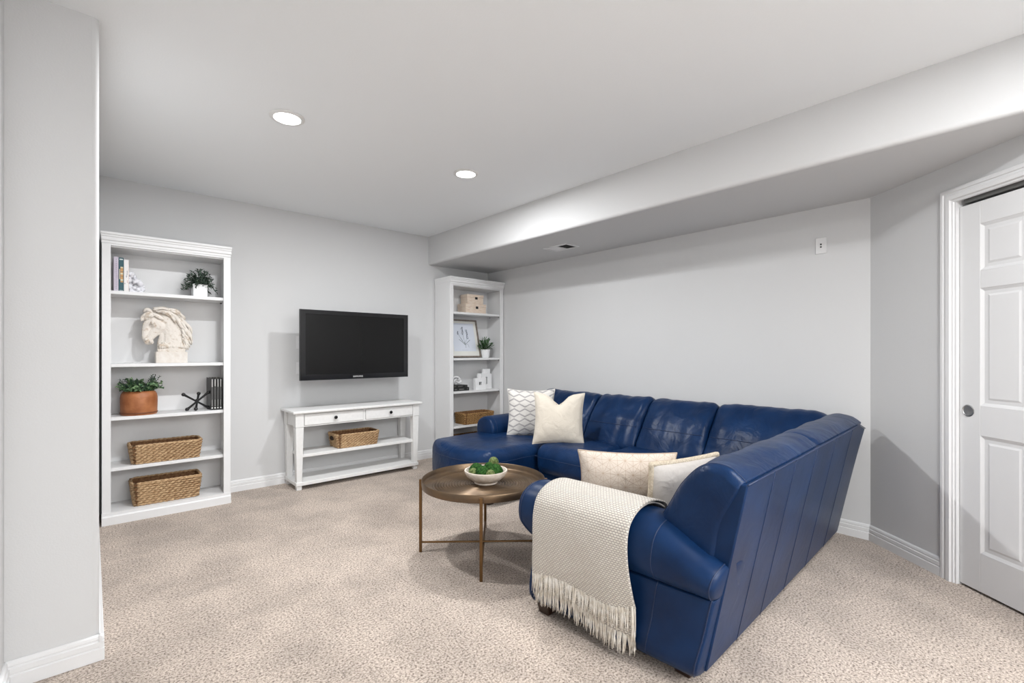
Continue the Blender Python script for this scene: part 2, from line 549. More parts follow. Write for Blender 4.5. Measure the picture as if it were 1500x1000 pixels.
# ------------------------------------------------------------------ bookcases
YF = 4.30
def bookcase(x0, x1, shelves, label):
    t = thing('bookcase', ((x0 + x1) / 2, 4.45, 0), label, 'bookcase', 'white bookcases on the television wall')
    for a, b in ((x0, x0 + 0.02), (x1 - 0.02, x1)):
        obj('side_panel', MB().box(a, b, YF + 0.018, 4.600, 0, 1.955), M_CASE, t, bevel=0.0015)
    obj('back_panel', MB().box(x0 + 0.02, x1 - 0.02, 4.588, 4.596, 0.02, 1.955), M_CASE, t)
    for a, b in ((x0, x0 + 0.048), (x1 - 0.048, x1)):
        obj('stile', MB().box(a, b, YF, YF + 0.018, 0.06, 1.955), M_CASE, t, bevel=0.0015)
    obj('top_rail', MB().box(x0 + 0.048, x1 - 0.048, YF, YF + 0.018, 1.943, 1.956), M_CASE, t)
    obj('top_panel', MB().box(x0 + 0.02, x1 - 0.02, YF + 0.018, 4.588, 1.935, 1.955), M_CASE, t)
    # crown moulding, mitred round three sides: (projection, z)
    prof = [(0, 1.955), (0.004, 1.957), (0.004, 1.972), (0.012, 1.978), (0.012, 1.998), (0.017, 2.004), (0.017, 2.012), (0.024, 2.018), (0.024, 2.032)]
    cx1 = x1 + 0.024 if x1 + 0.03 < XR else x1
    pts = []
    for (p, z) in prof:
        pr_ = p * 0.25
        pl = p * 0.25
        pts.append([(x0 - pl, 4.600, z), (x0 - pl, YF - p, z), (x1 + pr_, YF - p, z), (x1 + pr_, 4.600, z)])
    vv = [q for r_ in pts for q in r_]
    ff = [(k * 4 + i, k * 4 + i + 1, k * 4 + 5 + i, k * 4 + 4 + i) for k in range(len(prof) - 1) for i in range(3)]
    n_ = len(prof) - 1
    ff.append((n_ * 4, n_ * 4 + 1, n_ * 4 + 2, n_ * 4 + 3))
    ff.append((3, 2, 1, 0))
    ff += [(k * 4 + 3, k * 4, k * 4 + 4, k * 4 + 7) for k in range(n_)]
    obj('crown', MB().add(vv, ff), M_CASE, t)
    # plinth with a sloped top lip
    pp = [(YF - 0.012, 0.0), (YF - 0.012, 0.055), (YF - 0.004, 0.064), (YF - 0.004, 0.084), (YF + 0.02, 0.084), (YF + 0.02, 0.0)]
    obj('plinth', MB().prism(pp, lambda p, tt: Vector((tt, p[0], p[1])), x0 - 0.001, x1 + 0.001), M_CASE, t)
    obj('shelf', MB().box(x0 + 0.02, x1 - 0.02, YF + 0.018, 4.588, shelves[-1] - 0.022, shelves[-1]), M_CASE, t)
    for z in shelves[:-1]:
        s = obj('shelf', MB().box(x0 + 0.021, x1 - 0.021, YF + 0.024, 4.586, z - 0.024, z), M_CASE, t, bevel=0.002)
        for yy in (YF + 0.06, 4.53):
            for xx, d in ((x0 + 0.02, 1), (x1 - 0.02, -1)):
                mb = MB().lathe([(0.004, 0), (0.004, 0.012), (0.0, 0.012)], 0, 0, 8).xf(lambda p: (xx + d * p.z, yy + p.x, z - 0.0285 + p.y))
                obj('shelf_pin', mb, M_BLACKM, s)
    # unused pin holes with pegs
    return t
S1 = [1.632, 1.118, 0.742, 0.387, 0.085]
S2 = [1.650, 1.133, 0.760, 0.372, 0.085]
bookcase(0.052, 0.828, S1, 'tall white bookcase beside the pillar, holding a horse head bust')
bookcase(2.926, 3.700, S2, 'tall white bookcase in the far corner under the soffit, behind the sofa')

# ------------------------------------------------------------------ television
t = thing('television', (1.868, 4.30, 0.951), 'flat black television on the wall above the white console', 'television')
tx0, tx1, tz0, tz1, ty = 1.345, 2.393, 0.951, 1.574, 4.265
obj('bezel', MB().add(
    [(tx0, ty, tz0), (tx1, ty, tz0), (tx1, ty, tz1), (tx0, ty, tz1),
     (tx0 + 0.048, ty, tz0 + 0.048), (tx1 - 0.048, ty, tz0 + 0.048), (tx1 - 0.048, ty, tz1 - 0.038), (tx0 + 0.048, ty, tz1 - 0.038),
     (tx0 + 0.050, ty + 0.006, tz0 + 0.050), (tx1 - 0.050, ty + 0.006, tz0 + 0.050), (tx1 - 0.050, ty + 0.006, tz1 - 0.040), (tx0 + 0.050, ty + 0.006, tz1 - 0.040),
     (tx0, ty + 0.022, tz0), (tx1, ty + 0.022, tz0), (tx1, ty + 0.022, tz1), (tx0, ty + 0.022, tz1)],
    [(0, 1, 5, 4), (1, 2, 6, 5), (2, 3, 7, 6), (3, 0, 4, 7), (4, 5, 9, 8), (5, 6, 10, 9), (6, 7, 11, 10), (7, 4, 8, 11),  # dark backing: shade inside the window hole painted on
     (0, 12, 13, 1), (1, 13, 14, 2), (2, 14, 15, 3), (3, 15, 12, 0), (12, 15, 14, 13)]), M_BLACK, t)
obj('screen', MB().box(tx0 + 0.0495, tx1 - 0.0495, ty + 0.0045, ty + 0.012, tz0 + 0.0495, tz1 - 0.0395), M_SCREEN, t)
obj('back_housing', MB().hexa([(tx0 + 0.02, ty + 0.0225, tz0 + 0.02), (tx1 - 0.02, ty + 0.0225, tz0 + 0.02), (tx1 - 0.1, ty + 0.07, tz0 + 0.05), (tx0 + 0.1, ty + 0.07, tz0 + 0.05)],
                              [(tx0 + 0.02, ty + 0.0225, tz1 - 0.02), (tx1 - 0.02, ty + 0.0225, tz1 - 0.02), (tx1 - 0.1, ty + 0.07, tz1 - 0.08), (tx0 + 0.1, ty + 0.07, tz1 - 0.08)]), M_BLACKM, t, bevel=0.004)
arm = MB().box(1.72, 2.02, ty + 0.070, ty + 0.082, 1.12, 1.42)
arm.box(1.83, 1.91, ty + 0.08, YB - 0.012, 1.22, 1.32)
arm.box(1.77, 1.97, YB - 0.014, YB - 0.0008, 1.12, 1.42)
obj('wall_bracket', arm, M_BLACKM, t)
def text_mesh(name, body, size, mtx, m, parent, align='CENTER'):
    cu = bpy.data.curves.new('lettering', 'FONT')
    cu.body = body
    cu.size = size
    cu.align_x = align
    cu.align_y = 'CENTER'
    cu.extrude = 0.0003
    cu.resolution_u = 2
    to = bpy.data.objects.new('lettering', cu)
    C.objects.link(to)
    dg = bpy.context.evaluated_depsgraph_get()
    dg.update()
    me0 = bpy.data.meshes.new_from_object(to.evaluated_get(dg))
    mb = MB().add([mtx @ v.co for v in me0.vertices], [tuple(p.vertices) for p in me0.polygons])
    bpy.data.objects.remove(to, do_unlink=True)
    bpy.data.curves.remove(cu)
    bpy.data.meshes.remove(me0)
    return obj(name, mb, m, parent)
FRONT = Matrix(((1, 0, 0, 0), (0, 0, -1, 0), (0, 1, 0, 0), (0, 0, 0, 1)))   # text in the XZ plane, facing -Y
lg = text_mesh('logo', 'SAMSUNG', 0.021, Matrix.Translation((1.868, ty - 0.0006, tz0 + 0.022)) @ FRONT, mat('logo_silver', (0.75, 0.75, 0.75), 0.35), t)
lg['label'] = 'small silver lettering on the lower bezel'

# ------------------------------------------------------------------ console table
t = thing('console_table', (1.913, 4.42, 0), 'white console table with two drawers and open shelves below the television', 'console table')
cy0, cy1 = 4.262, 4.592
obj('tabletop', MB().box(1.283, 2.543, 4.235, 4.600, 0.667, 0.690), M_CONS, t, bevel=0.006, segs=3)
def cleg(x, y):
    mb = MB()
    h0, h1 = 0.021, 0.033
    cx_ = x
    mb.hexa([(cx_ - h0, y - h0, 0), (cx_ + h0, y - h0, 0), (cx_ + h0, y + h0, 0), (cx_ - h0, y + h0, 0)],
            [(cx_ - h1, y - h1, 0.546), (cx_ + h1, y - h1, 0.546), (cx_ + h1, y + h1, 0.546), (cx_ - h1, y + h1, 0.546)])
    mb.box(cx_ - h1 - 0.002, cx_ + h1 + 0.002, y - h1 - 0.002, y + h1 + 0.002, 0.548, 0.667)
    obj('leg', mb, M_CONS, t, bevel=0.002)
LX0, LX1, LY0, LY1 = 1.344, 2.484, 4.295, 4.560
for x in (LX0, LX1):
    for y in (LY0, LY1):
        cleg(x, y)
for x in (LX0, LX1):
    obj('side_apron', MB().box(x - 0.022, x + 0.022, LY0 + 0.036, LY1 - 0.036, 0.552, 0.667), M_CONS, t)
obj('back_apron', MB().box(LX0 + 0.036, LX1 - 0.036, LY1 - 0.02, LY1 + 0.02, 0.552, 0.667), M_CONS, t)
fr = MB().box(LX0 + 0.036, LX1 - 0.036, 4.268, 4.30, 0.549, 0.558)
fr.box(LX0 + 0.036, LX1 - 0.036, 4.268, 4.30, 0.658, 0.667)
fr.box(1.921, 1.942, 4.268, 4.30, 0.558, 0.658)
obj('front_rail', fr, M_CONS, t)
for a, b in ((1.384, 1.918), (1.945, 2.446)):
    d = obj('drawer', MB().box(a, b, 4.262, 4.52, 0.560, 0.656), M_CONS, t, bevel=0.003)
    xm = (a + b) / 2
    kb = MB().lathe([(0.006, 0), (0.006, 0.010), (0.013, 0.014), (0.016, 0.020), (0.014, 0.026), (0.0, 0.029)], 0, 0, 20)
    kb.xf(lambda p: (xm + p.x, 4.262 - p.z, 0.610 + p.y))
    obj('knob', kb, M_BLACK, d, smooth='auto')
obj('shelf', MB().box(LX0 + 0.02, LX1 - 0.02, 4.285, 4.575, 0.278, 0.306), M_CONS, t, bevel=0.004)
obj('shelf', MB().box(LX0 - 0.03, LX1 + 0.03, 4.262, 4.592, 0.038, 0.070), M_CONS, t, bevel=0.004)

# ------------------------------------------------------------------ woven baskets
def weave_mat(name, c1, c2):
    return mat(name, c1, 0.7, col2=c2, cscale=55, cdetail=4, bump=0.35, bscale=260, ramp=(0.3, 0.7), stretch=(1, 1, 3))
M_WEAVE = weave_mat('seagrass', (0.30, 0.165, 0.07), (0.68, 0.48, 0.28))
M_WEAVE2 = weave_mat('honey_seagrass', (0.15, 0.065, 0.018), (0.60, 0.36, 0.14))
M_WEAVE_SHADE = mat('shaded_seagrass', (0.14, 0.062, 0.024), 0.8, col2=(0.26, 0.13, 0.055), cscale=60)  # darkened seagrass: shade between strands and inside put into the colour
def basket(x0, x1, y0, y1, z0, h, label, m=None, taper=0.02, rows=10, cell=0.017, dip=0.0, handles=False):
    m = m or M_WEAVE
    cx_, cy_ = (x0 + x1) / 2, (y0 + y1) / 2
    hx, hy = (x1 - x0) / 2, (y1 - y0) / 2
    r = 0.018
    t = thing('basket', (cx_, cy_, z0), label, 'basket', 'woven baskets')
    # outline walked by arc length
    def outline(hx_, hy_, step):
        per = []
        segs = [((-hx_ + r, -hy_), (hx_ - r, -hy_)), ('c', hx_ - r, -hy_ + r, -PI / 2), ((hx_, -hy_ + r), (hx_, hy_ - r)), ('c', hx_ - r, hy_ - r, 0),
                ((hx_ - r, hy_), (-hx_ + r, hy_)), ('c', -hx_ + r, hy_ - r, PI / 2), ((-hx_, hy_ - r), (-hx_, -hy_ + r)), ('c', -hx_ + r, -hy_ + r, PI)]
        for s in segs:
            if s[0] == 'c':
                for k in range(4):
                    a = s[3] + (k / 4) * PI / 2
                    per.append((s[1] + r * math.cos(a), s[2] + r * math.sin(a), math.cos(a), math.sin(a)))
            else:
                a, b = Vector(s[0]), Vector(s[1])
                L = (b - a).length
                n = max(1, int(L / step))
                d = (b - a).normalized()
                for k in range(n):
                    q = a + (b - a) * (k / n)
                    per.append((q.x, q.y, d.y, -d.x))
        return per
    base = outline(hx, hy, cell / 4)
    n = len(base)
    rh = h / rows
    weave = MB()
    lin = []
    for j in range(rows):
        v = (j + 0.5) / rows
        pts, rads = [], []
        for i, (px, py, nx, ny) in enumerate(base[::2]):
            ph = 2 * PI * (i * 2 * (cell / 4)) / (2 * cell) + (PI if j % 2 else 0)
            jit = noise.noise(Vector((i * 0.6, j * 3.7, 3.1 + x0 * 9)))
            off = taper * v + 0.0032 * math.cos(ph) + 0.0012 * jit
            pts.append((cx_ + px + nx * off, cy_ + py + ny * off, z0 + 0.002 + rh * (j + 0.5) + 0.0016 * jit + 0.002 * math.sin(ph)))
            rads.append(rh * (0.56 + 0.10 * math.cos(ph)))
        weave.tube(pts, rads, 6, closed=True, flat=0.62)
    obj('wall_weave', weave, m, t, smooth=True)['kind'] = 'stuff'
    core = MB()
    vs_ = []
    n2 = len(base)
    for v in (0.02, 0.5, 0.99):
        for (px, py, nx, ny) in base:
            vs_.append((cx_ + px + nx * (taper * v - 0.0015), cy_ + py + ny * (taper * v - 0.0015), z0 + 0.001 + h * v))
    for v in (0.99, 0.02):
        for (px, py, nx, ny) in base:
            vs_.append((cx_ + px + nx * (taper * v - 0.010), cy_ + py + ny * (taper * v - 0.010), z0 + 0.001 + h * v))
    fs_ = [(j * n2 + i, j * n2 + (i + 1) % n2, (j + 1) * n2 + (i + 1) % n2, (j + 1) * n2 + i) for j in range(4) for i in range(n2)]
    obj('shade_lining', core.add(vs_, fs_), M_WEAVE_SHADE, t, smooth='auto')
    rim = MB()
    for q in (0, 1):
        rim.tube([(cx_ + px + nx * (taper - 0.003) + nx * 0.004 * math.cos(i * 0.9 + q * PI), cy_ + py + ny * (taper - 0.003) + ny * 0.004 * math.cos(i * 0.9 + q * PI), z0 + h + 0.001 + 0.003 * math.sin(i * 0.9 + q * PI)) for i, (px, py, nx, ny) in enumerate(base[::2])], 0.0055, 6, closed=True)
    obj('rim', rim, m, t, smooth=True)
    obj('bottom', MB().prism([(p[0], p[1]) for p in base[::4]], lambda p, tt: Vector((cx_ + p[0], cy_ + p[1], z0 + 0.0005 + tt)), 0, 0.008), M_WEAVE_SHADE, t)
    if handles:
        sx = -1
        xx = cx_ - hx - taper * 0.75 - 0.009
        obj('handle_hole', MB().prism(spline([(-0.035, -0.012), (0, -0.02), (0.035, -0.012), (0.035, 0.012), (0, 0.02), (-0.035, 0.012)], 18, True),
            lambda p, tt: Vector((xx + tt, cy_ + p[0], z0 + h * 0.70 + p[1])), -0.002, 0.004), mat('hole_shade', (0.03, 0.015, 0.008), 0.9), t)  # dark plug: shade of the handle hole put into its colour
    return t
basket(0.222, 0.622, YF + 0.045, 4.53, S1[3], 0.135, 'long woven basket on the bookcase shelf second from the floor, below the brown pot')
basket(0.232, 0.618, YF + 0.045, 4.53, S1[4], 0.165, 'long woven basket on the lowest shelf of the bookcase beside the pillar')
basket(1.705, 2.085, 4.315, 4.53, 0.306, 0.125, 'woven basket with a handle hole on the console shelf under the television', handles=True, taper=0.022)
basket(3.165, 3.575, YF + 0.04, 4.54, S2[3], 0.120, 'honey brown woven basket on a corner bookcase shelf, above the sofa arm', M_WEAVE2, taper=0.012)
basket(3.06, 3.46, YF + 0.04, 4.54, S2[4], 0.150, 'honey brown woven basket on the lowest corner bookcase shelf, mostly hidden by the chaise', M_WEAVE2, taper=0.012)

# ------------------------------------------------------------------ sectional sofa
sofa = thing('sectional_sofa', (2.9, 2.2, 0), 'navy blue leather sectional sofa with chaise and rolled arms', 'sofa')
def loft(secs):
    mb = MB()
    n = len(secs[0])
    m = len(secs)
    vs_ = [p for s in secs for p in s]
    fs_ = [(j * n + i, j * n + (i + 1) % n, (j + 1) * n + (i + 1) % n, (j + 1) * n + i) for j in range(m - 1) for i in range(n)]
    fs_.append(tuple(range(n - 1, -1, -1)))
    fs_.append(tuple((m - 1) * n + i for i in range(n)))
    return mb.add(vs_, fs_)
def stations(L, r, core=18, ends=6):
    e = [r * (1 - math.cos(PI / 2 * k / ends)) for k in range(ends + 1)]
    mid = [r + (L - 2 * r) * k / core for k in range(1, core)]
    return e + mid + [L - x for x in reversed(e)]
def back_cushion(prof, a0, a1, mapf, r=0.05, bulge=0.02, seam_z=None, seed=0.0, wr=0.006, name='back_cushion', end_seam=False):
    P = spline(prof, 60, True)
    n = len(P)
    c = (sum(p[0] for p in P) / n, sum(p[1] for p in P) / n)
    L = a1 - a0
    secs = []
    si = None
    if seam_z is not None:
        si = min(range(n), key=lambda i: abs(P[i][1] - seam_z) + (10 if P[i][0] < c[0] else 0))
    for x in stations(L, r, 24):
        e = min(x, L - x)
        sh = r * (1 - math.sqrt(max(0, 1 - (1 - e / r) ** 2))) if e < r else 0.0
        s = x / L
        row = []
        for i, (d, z) in enumerate(P):
            dx, dz = d - c[0], z - c[1]
            l = math.hypot(dx, dz)
            ux, uz = dx / l, dz / l
            off = -sh * 0.9
            off += bulge * (1 - (2 * s - 1) ** 4) * max(0, ux + 0.25)
            if si is not None:
                off -= 0.007 * math.exp(-((P[i][1] - P[si][1]) / 0.012) ** 2) * (1 if ux > 0 else 0)
            q = noise.noise(Vector(((a0 + x) * 16 + seed, z * 4.0, d * 5 + seed)))
            q2 = noise.noise(Vector(((a0 + x) * 6 - seed, z * 7.0, d * 9)))
            edge = 1.0 + 1.2 * math.exp(-e / 0.08)
            off += wr * (q * 0.8 + q2) * edge * (1 if ux > -0.6 else 0.2)
            row.append(mapf(d + ux * off, z + uz * off, a0 + x))
        secs.append(row)
    o = obj(name, loft(secs), M_LEATHER, sofa, smooth='auto', angle=60)
    if si is not None:
        obj('seam', MB().tube([secs[k][si] + Vector((-0.0012, 0, 0.0006)) for k in range(4, len(secs) - 4)], 0.0026, 6), M_SEAM, o, smooth=True)
    return o, secs, P

# back cushions on the long run; d is the distance from the wall side
PM = [(0.02, 0.30), (0.015, 0.55), (0.035, 0.765), (0.095, 0.812), (0.165, 0.805), (0.235, 0.745), (0.31, 0.64), (0.385, 0.52), (0.425, 0.44), (0.40, 0.38), (0.22, 0.33)]
mainmap = lambda d, z, a: Vector((3.655 - d, a, z))
for k, (a0, a1) in enumerate(((2.70, 3.43), (2.165, 2.695), (1.605, 2.160), (0.90, 1.600))):
    back_cushion(PM, a0, a1, mainmap, 0.05, 0.03, 0.60, seed=k * 7.3, wr=0.010)
obj('back_frame', MB().box(3.56, 3.645, 0.98, 3.58, 0.06, 0.72), M_LEATHER, sofa, bevel=0.03, segs=4)

# return: d is the distance in front of the rear panel line
def lean(z):
    return 0.83 - 0.206 * (z - 0.05)
PR = [(0.82, 0.36), (0.765, 0.60), (0.704, 0.738), (0.708, 0.766), (0.765, 0.796), (0.83, 0.800), (0.895, 0.758), (0.965, 0.65), (1.03, 0.53), (1.06, 0.45), (1.03, 0.39), (0.88, 0.36)]
PRm = [(p[0] - 0.60, p[1]) for p in PR]
RROT = lambda a: 0.035 * (a - 2.6)
retmap = lambda d, z, a: Vector((a, d + 0.60 + RROT(a), z + 0.006 * (a - 1.7)))
for k, (a0, a1) in enumerate(((1.635, 2.57), (2.57, 3.565))):
    o, secs, P = back_cushion(PRm, a0, a1, retmap, 0.045, 0.018, None, seed=31 + k * 5, wr=0.006)
    if k == 0:
        # piping round the near end
        j = 5
        pts = [secs[j][i] for i in range(len(P)) if P[i][1] > 0.44]
        idx = [i for i in range(len(P)) if P[i][1] > 0.47]
        obj('end_seam', MB().tube([secs[j][i] for i in idx], 0.002, 5), M_SEAM, o, smooth=True)
# rear panel of the return, leaning out
def panel_pt(x, z, t):
    return Vector((x, lean(z) + t + RROT(x), z + 0.006 * (x - 1.7) * z / 0.75 - 0.035 * sstep(3.46, 3.565, x) * (z / 0.752) ** 4))
mb = MB()
cols = [1.645 + (3.565 - 1.645) * i / 14 for i in range(15)]
rows_ = [0.05 + (0.752 - 0.05) * j / 8 for j in range(9)]
def panel_sheet(t, bow):
    vs_ = []
    for j, z in enumerate(rows_):
        for i, x in enumerate(cols):
            p = panel_pt(x, z, t)
            p.y += bow * 0.0 * noise.noise(Vector((x * 5, z * 3, 1.7)))
            vs_.append(p)
    return vs_
va, vb = panel_sheet(0, 1), panel_sheet(0.07, 0)
nc = len(cols); nr = len(rows_)
fs_ = [(j * nc + i, j * nc + i + 1, (j + 1) * nc + i + 1, (j + 1) * nc + i) for j in range(nr - 1) for i in range(nc - 1)]
K = nc * nr
fs2 = [tuple(K + q for q in reversed(f)) for f in fs_]
sides = [(i + 1, i, K + i, K + i + 1) for i in range(nc - 1)] + [((nr - 1) * nc + i, (nr - 1) * nc + i + 1, K + (nr - 1) * nc + i + 1, K + (nr - 1) * nc + i) for i in range(nc - 1)]
sides += [(j * nc, (j + 1) * nc, K + (j + 1) * nc, K + j * nc) for j in range(nr - 1)] + [((j + 1) * nc + nc - 1, j * nc + nc - 1, K + j * nc + nc - 1, K + (j + 1) * nc + nc - 1) for j in range(nr - 1)]
mb.add(va + vb, fs_ + fs2 + sides)
rp = obj('rear_panel', mb, M_LEATHER_S, sofa, bevel=0.006)
for x in (1.92, 2.18, 2.50, 2.85, 3.22):
    obj('seam', MB().tube([panel_pt(x, z, -0.0006) for z in rows_], 0.0012, 5), M_SEAM, rp, smooth=True)
obj('seam', MB().tube([panel_pt(x, 0.752, 0.0) + Vector((0, -0.001, 0.001)) for x in cols], 0.003, 6), M_SEAM, rp, smooth=True)

# near arm with throw on it
def arm_x(y):
    return 1.585 - 0.067 * (y - 0.8)
AP = [(0, 0.052), (0, 0.20), (0.001, 0.325), (0.013, 0.343), (-0.010, 0.360), (-0.028, 0.40), (-0.036, 0.46), (-0.020, 0.525), (0.030, 0.566), (0.098, 0.578), (0.168, 0.562), (0.213, 0.51), (0.225, 0.44), (0.22, 0.30), (0.22, 0.052)]
APs = spline(AP, 75, True)
def arm_sections(P, n=30):
    secs = []
    sts = [0, 0.006, 0.016, 0.03] + [0.03 + 0.94 * k / n for k in range(1, n)] + [0.97, 0.984, 0.994, 1.0]
    c = (0.10, 0.40)
    for s in sts:
        row = []
        e = min(s, 1 - s)
        sh = 0.02 * (1 - math.sqrt(max(0, 1 - (1 - e / 0.03) ** 2))) if e < 0.03 else 0
        for (x, z) in P:
            y0 = lean(z if z < 0.34 else 0.34 + (z - 0.34) * 0.5) - 0.030
            y1 = 1.585 + 0.055 * sstep(0.33, 0.42, z)
            y = y0 + (y1 - y0) * s
            dx, dz = x - c[0], z - c[1]
            l = math.hypot(dx, dz) + 1e-6
            xx, zz = x - dx / l * sh, z - dz / l * sh
            if zz > 0.34:
                zz = 0.34 + (zz - 0.34) * (1 - 0.50 * (1 - sstep(0.68, 1.02, y)))
            w = 0.003 * noise.noise(Vector((y * 6, z * 9, x * 9)))
            row.append(Vector((arm_x(y) + xx + w, y, max(zz, 0.045))))
        secs.append(row)
    return secs
asec = arm_sections(APs)
arm_o = obj('arm', loft(asec), M_LEATHER_S, sofa, smooth='auto', angle=50)
# seam ring across the arm and along the rear edge
k = min(range(len(asec)), key=lambda q: abs(asec[q][0].y - 1.0))
obj('seam', MB().tube([p + Vector((-0.001, 0, 0)) for p in asec[k][:52]], 0.0018, 5), M_SEAM, arm_o, smooth=True)
obj('seam', MB().tube([p + Vector((-0.001, -0.001, 0)) for p in asec[2][:45]], 0.0022, 5), M_SEAM, arm_o, smooth=True)
obj('seam', MB().tube([p + Vector((-0.001, 0.001, 0)) for p in asec[-4][:52]], 0.0022, 5), M_SEAM, arm_o, smooth=True)

# far arm beside the chaise, running along X
fsec = []
FP = [(0.25, 0.06), (0.25, 0.30), (0.245, 0.40), (0.255, 0.47), (0.235, 0.54), (0.17, 0.582), (0.10, 0.588), (0.035, 0.555), (0.004, 0.49), (0.008, 0.42), (0.03, 0.36), (0.03, 0.06)]
FPs = spline(FP, 60, True)
n = 24
for s in [0, 0.004, 0.012, 0.03] + [0.03 + 0.97 * k / n for k in range(1, n + 1)]:
    sh = 0.022 * (1 - math.sqrt(max(0, 1 - (1 - s / 0.03) ** 2))) if s < 0.03 else 0
    row = []
    for (d, z) in FPs:
        dx, dz = d - 0.13, z - 0.45
        l = math.hypot(dx, dz) + 1e-6
        row.append(Vector((2.775 + s * 0.80, 3.375 + d - dx / l * sh, z - dz / l * sh + 0.012 * s)))
    fsec.append(row)
fa = obj('arm', loft(fsec), M_LEATHER_S, sofa, smooth='auto', angle=50)
obj('seam', MB().tube(fsec[4][15:], 0.002, 5), M_SEAM, fa, smooth=True)

# rounded-box cushions
def rbox(h, r, core=(10, 10, 4), ends=4, fn=None):
    def coords(hh, k):
        e = [hh - r + r * math.sin(PI / 2 * i / ends) if False else (hh - r) + r * math.tan(PI / 4 * i / ends) for i in range(1, ends + 1)]
        m = [-(hh - r) + 2 * (hh - r) * i / k for i in range(k + 1)]
        return [-q for q in reversed(e)] + m + e
    ax = [coords(h[i], core[i]) for i in range(3)]
    idx, vs_, fs_ = {}, [], []
    def vert(p):
        key = tuple(round(q, 6) for q in p)
        if key not in idx:
            idx[key] = len(vs_)
            cpt = [max(-(h[i] - r), min(h[i] - r, p[i])) for i in range(3)]
            d = Vector([p[i] - cpt[i] for i in range(3)])
            if d.length > 0:
                d = d.normalized() * r
            vs_.append(Vector(cpt) + d)
        return idx[key]
    for a in range(3):
        b, c = (a + 1) % 3, (a + 2) % 3
        for sgn in (-1, 1):
            for i in range(len(ax[b]) - 1):
                for j in range(len(ax[c]) - 1):
                    q = []
                    for (u, v) in ((i, j), (i + 1, j), (i + 1, j + 1), (i, j + 1)):
                        p = [0, 0, 0]
                        p[a] = sgn * h[a]; p[b] = ax[b][u]; p[c] = ax[c][v]
                        q.append(vert(p))
                    fs_.append(tuple(q if sgn > 0 else q[::-1]))
    mb = MB().add(vs_, fs_)
    if fn:
        mb.xf(fn)
    return mb
def seat(x0, x1, y0, y1, z0, z1, r, puff, front, name='seat_cushion', curve=0.0, seed=0.0, seam_dz=None):
    """front: 'x-' or 'y+' = side that faces out"""
    h = ((x1 - x0) / 2, (y1 - y0) / 2, (z1 - z0) / 2)
    cx_, cy_, cz_ = (x0 + x1) / 2, (y0 + y1) / 2, (z0 + z1) / 2
    def f(p):
        u, v, w = p.x / h[0], p.y / h[1], p.z / h[2]
        q = Vector(p)
        u2, v2 = max(0, 1 - u * u), max(0, 1 - v * v)
        if w > -0.5:
            q.z += puff * (u2 ** 0.6) * (v2 ** 0.6) * max(0, w)
        fx = -u if front == 'x-' else v
        lat = v if front == 'x-' else u
        if fx > 0:
            b = 0.025 * (1 - lat * lat) * fx * (1 - w * w * 0.7)
            if front == 'x-':
                q.x -= b
                q.x += curve * lat * lat * fx ** 3
            else:
                q.y += b
        nz = noise.noise(Vector((p.x * 9 + seed, p.y * 9, p.z * 9)))
        nz2 = noise.noise(Vector((p.x * 22, p.y * 22 + seed, 0)))
        q.z += (0.005 * nz + 0.003 * nz2 * (abs(lat) ** 2)) * (1 if w > 0 else 0)
        return Vector((cx_ + q.x, cy_ + q.y, cz_ + q.z))
    o = obj(name, rbox(h, r, core=(14, 14, 5), ends=5, fn=f), M_LEATHER, sofa, smooth=True)
    if seam_dz is not None:
        pts = []
        for k in range(41):
            s = k / 40
            if front == 'x-':
                if curve:
                    # near side, front, far side
                    L1, L2 = (h[0] * 1.2), 2 * h[1]
                    pass
                p = Vector((-h[0], h[1] * (2 * s - 1) * 0.97, h[2] - seam_dz))
            else:
                p = Vector((h[0] * (2 * s - 1) * 0.97, h[1], h[2] - seam_dz))
            pts.append(f(p) + (Vector((-0.0005, 0, 0)) if front == 'x-' else Vector((0, 0.0005, 0))))
        obj('seam', MB().tube(pts, 0.002, 5), M_SEAM, o, smooth=True)
    return o, f, h
# chaise seat, one upholstered block
co, cf, ch = seat(2.20, 3.32, 2.80, 3.655, 0.085, 0.425, 0.085, 0.018, 'x-', name='chaise_cushion', curve=0.085, seed=3.3)
pts = []
zz = ch[2] - 0.085
for k in range(25):
    pts.append(Vector((ch[0] * (1 - 2 * k / 24) if k < 24 else -ch[0] + 0.085, -ch[1], zz)))
pts = [Vector((ch[0] - 0.1 - (2 * ch[0] - 0.185) * k / 24, -ch[1], zz)) for k in range(25)]
pts += [Vector((-ch[0] + 0.085 - 0.085 * math.sin(a * PI / 16), -ch[1] + 0.085 - 0.085 * math.cos(a * PI / 16), zz)) for a in range(1, 8)]
pts += [Vector((-ch[0], -ch[1] + 0.085 + (2 * ch[1] - 0.17) * k / 16, zz)) for k in range(17)]
obj('seam', MB().tube([cf(p) for p in pts], 0.0022, 5), M_SEAM, co, smooth=True)
seat(2.735, 3.34, 2.245, 2.79, 0.20, 0.435, 0.075, 0.02, 'x-', seed=8.1, seam_dz=0.09)
seat(2.735, 3.34, 1.70, 2.24, 0.20, 0.435, 0.075, 0.02, 'x-', seed=12.1, seam_dz=0.09)
seat(2.735, 3.34, 0.98, 1.695, 0.20, 0.432, 0.06, 0.015, 'x-', seed=15.0)
seat(2.272, 2.730, 0.95, 1.70, 0.20, 0.435, 0.075, 0.02, 'y+', seed=17.0, seam_dz=0.09)
seat(1.80, 2.268, 0.95, 1.70, 0.20, 0.435, 0.075, 0.02, 'y+', seed=19.0, seam_dz=0.09)
bf = MB().box(2.79, 3.60, 0.90, 2.80, 0.06, 0.24)
obj('base_frame', bf, M_LEATHER, sofa, bevel=0.02, segs=3)
obj('base_frame', MB().box(1.72, 2.80, 0.90, 1.64, 0.06, 0.24), M_LEATHER, sofa, bevel=0.02, segs=3)
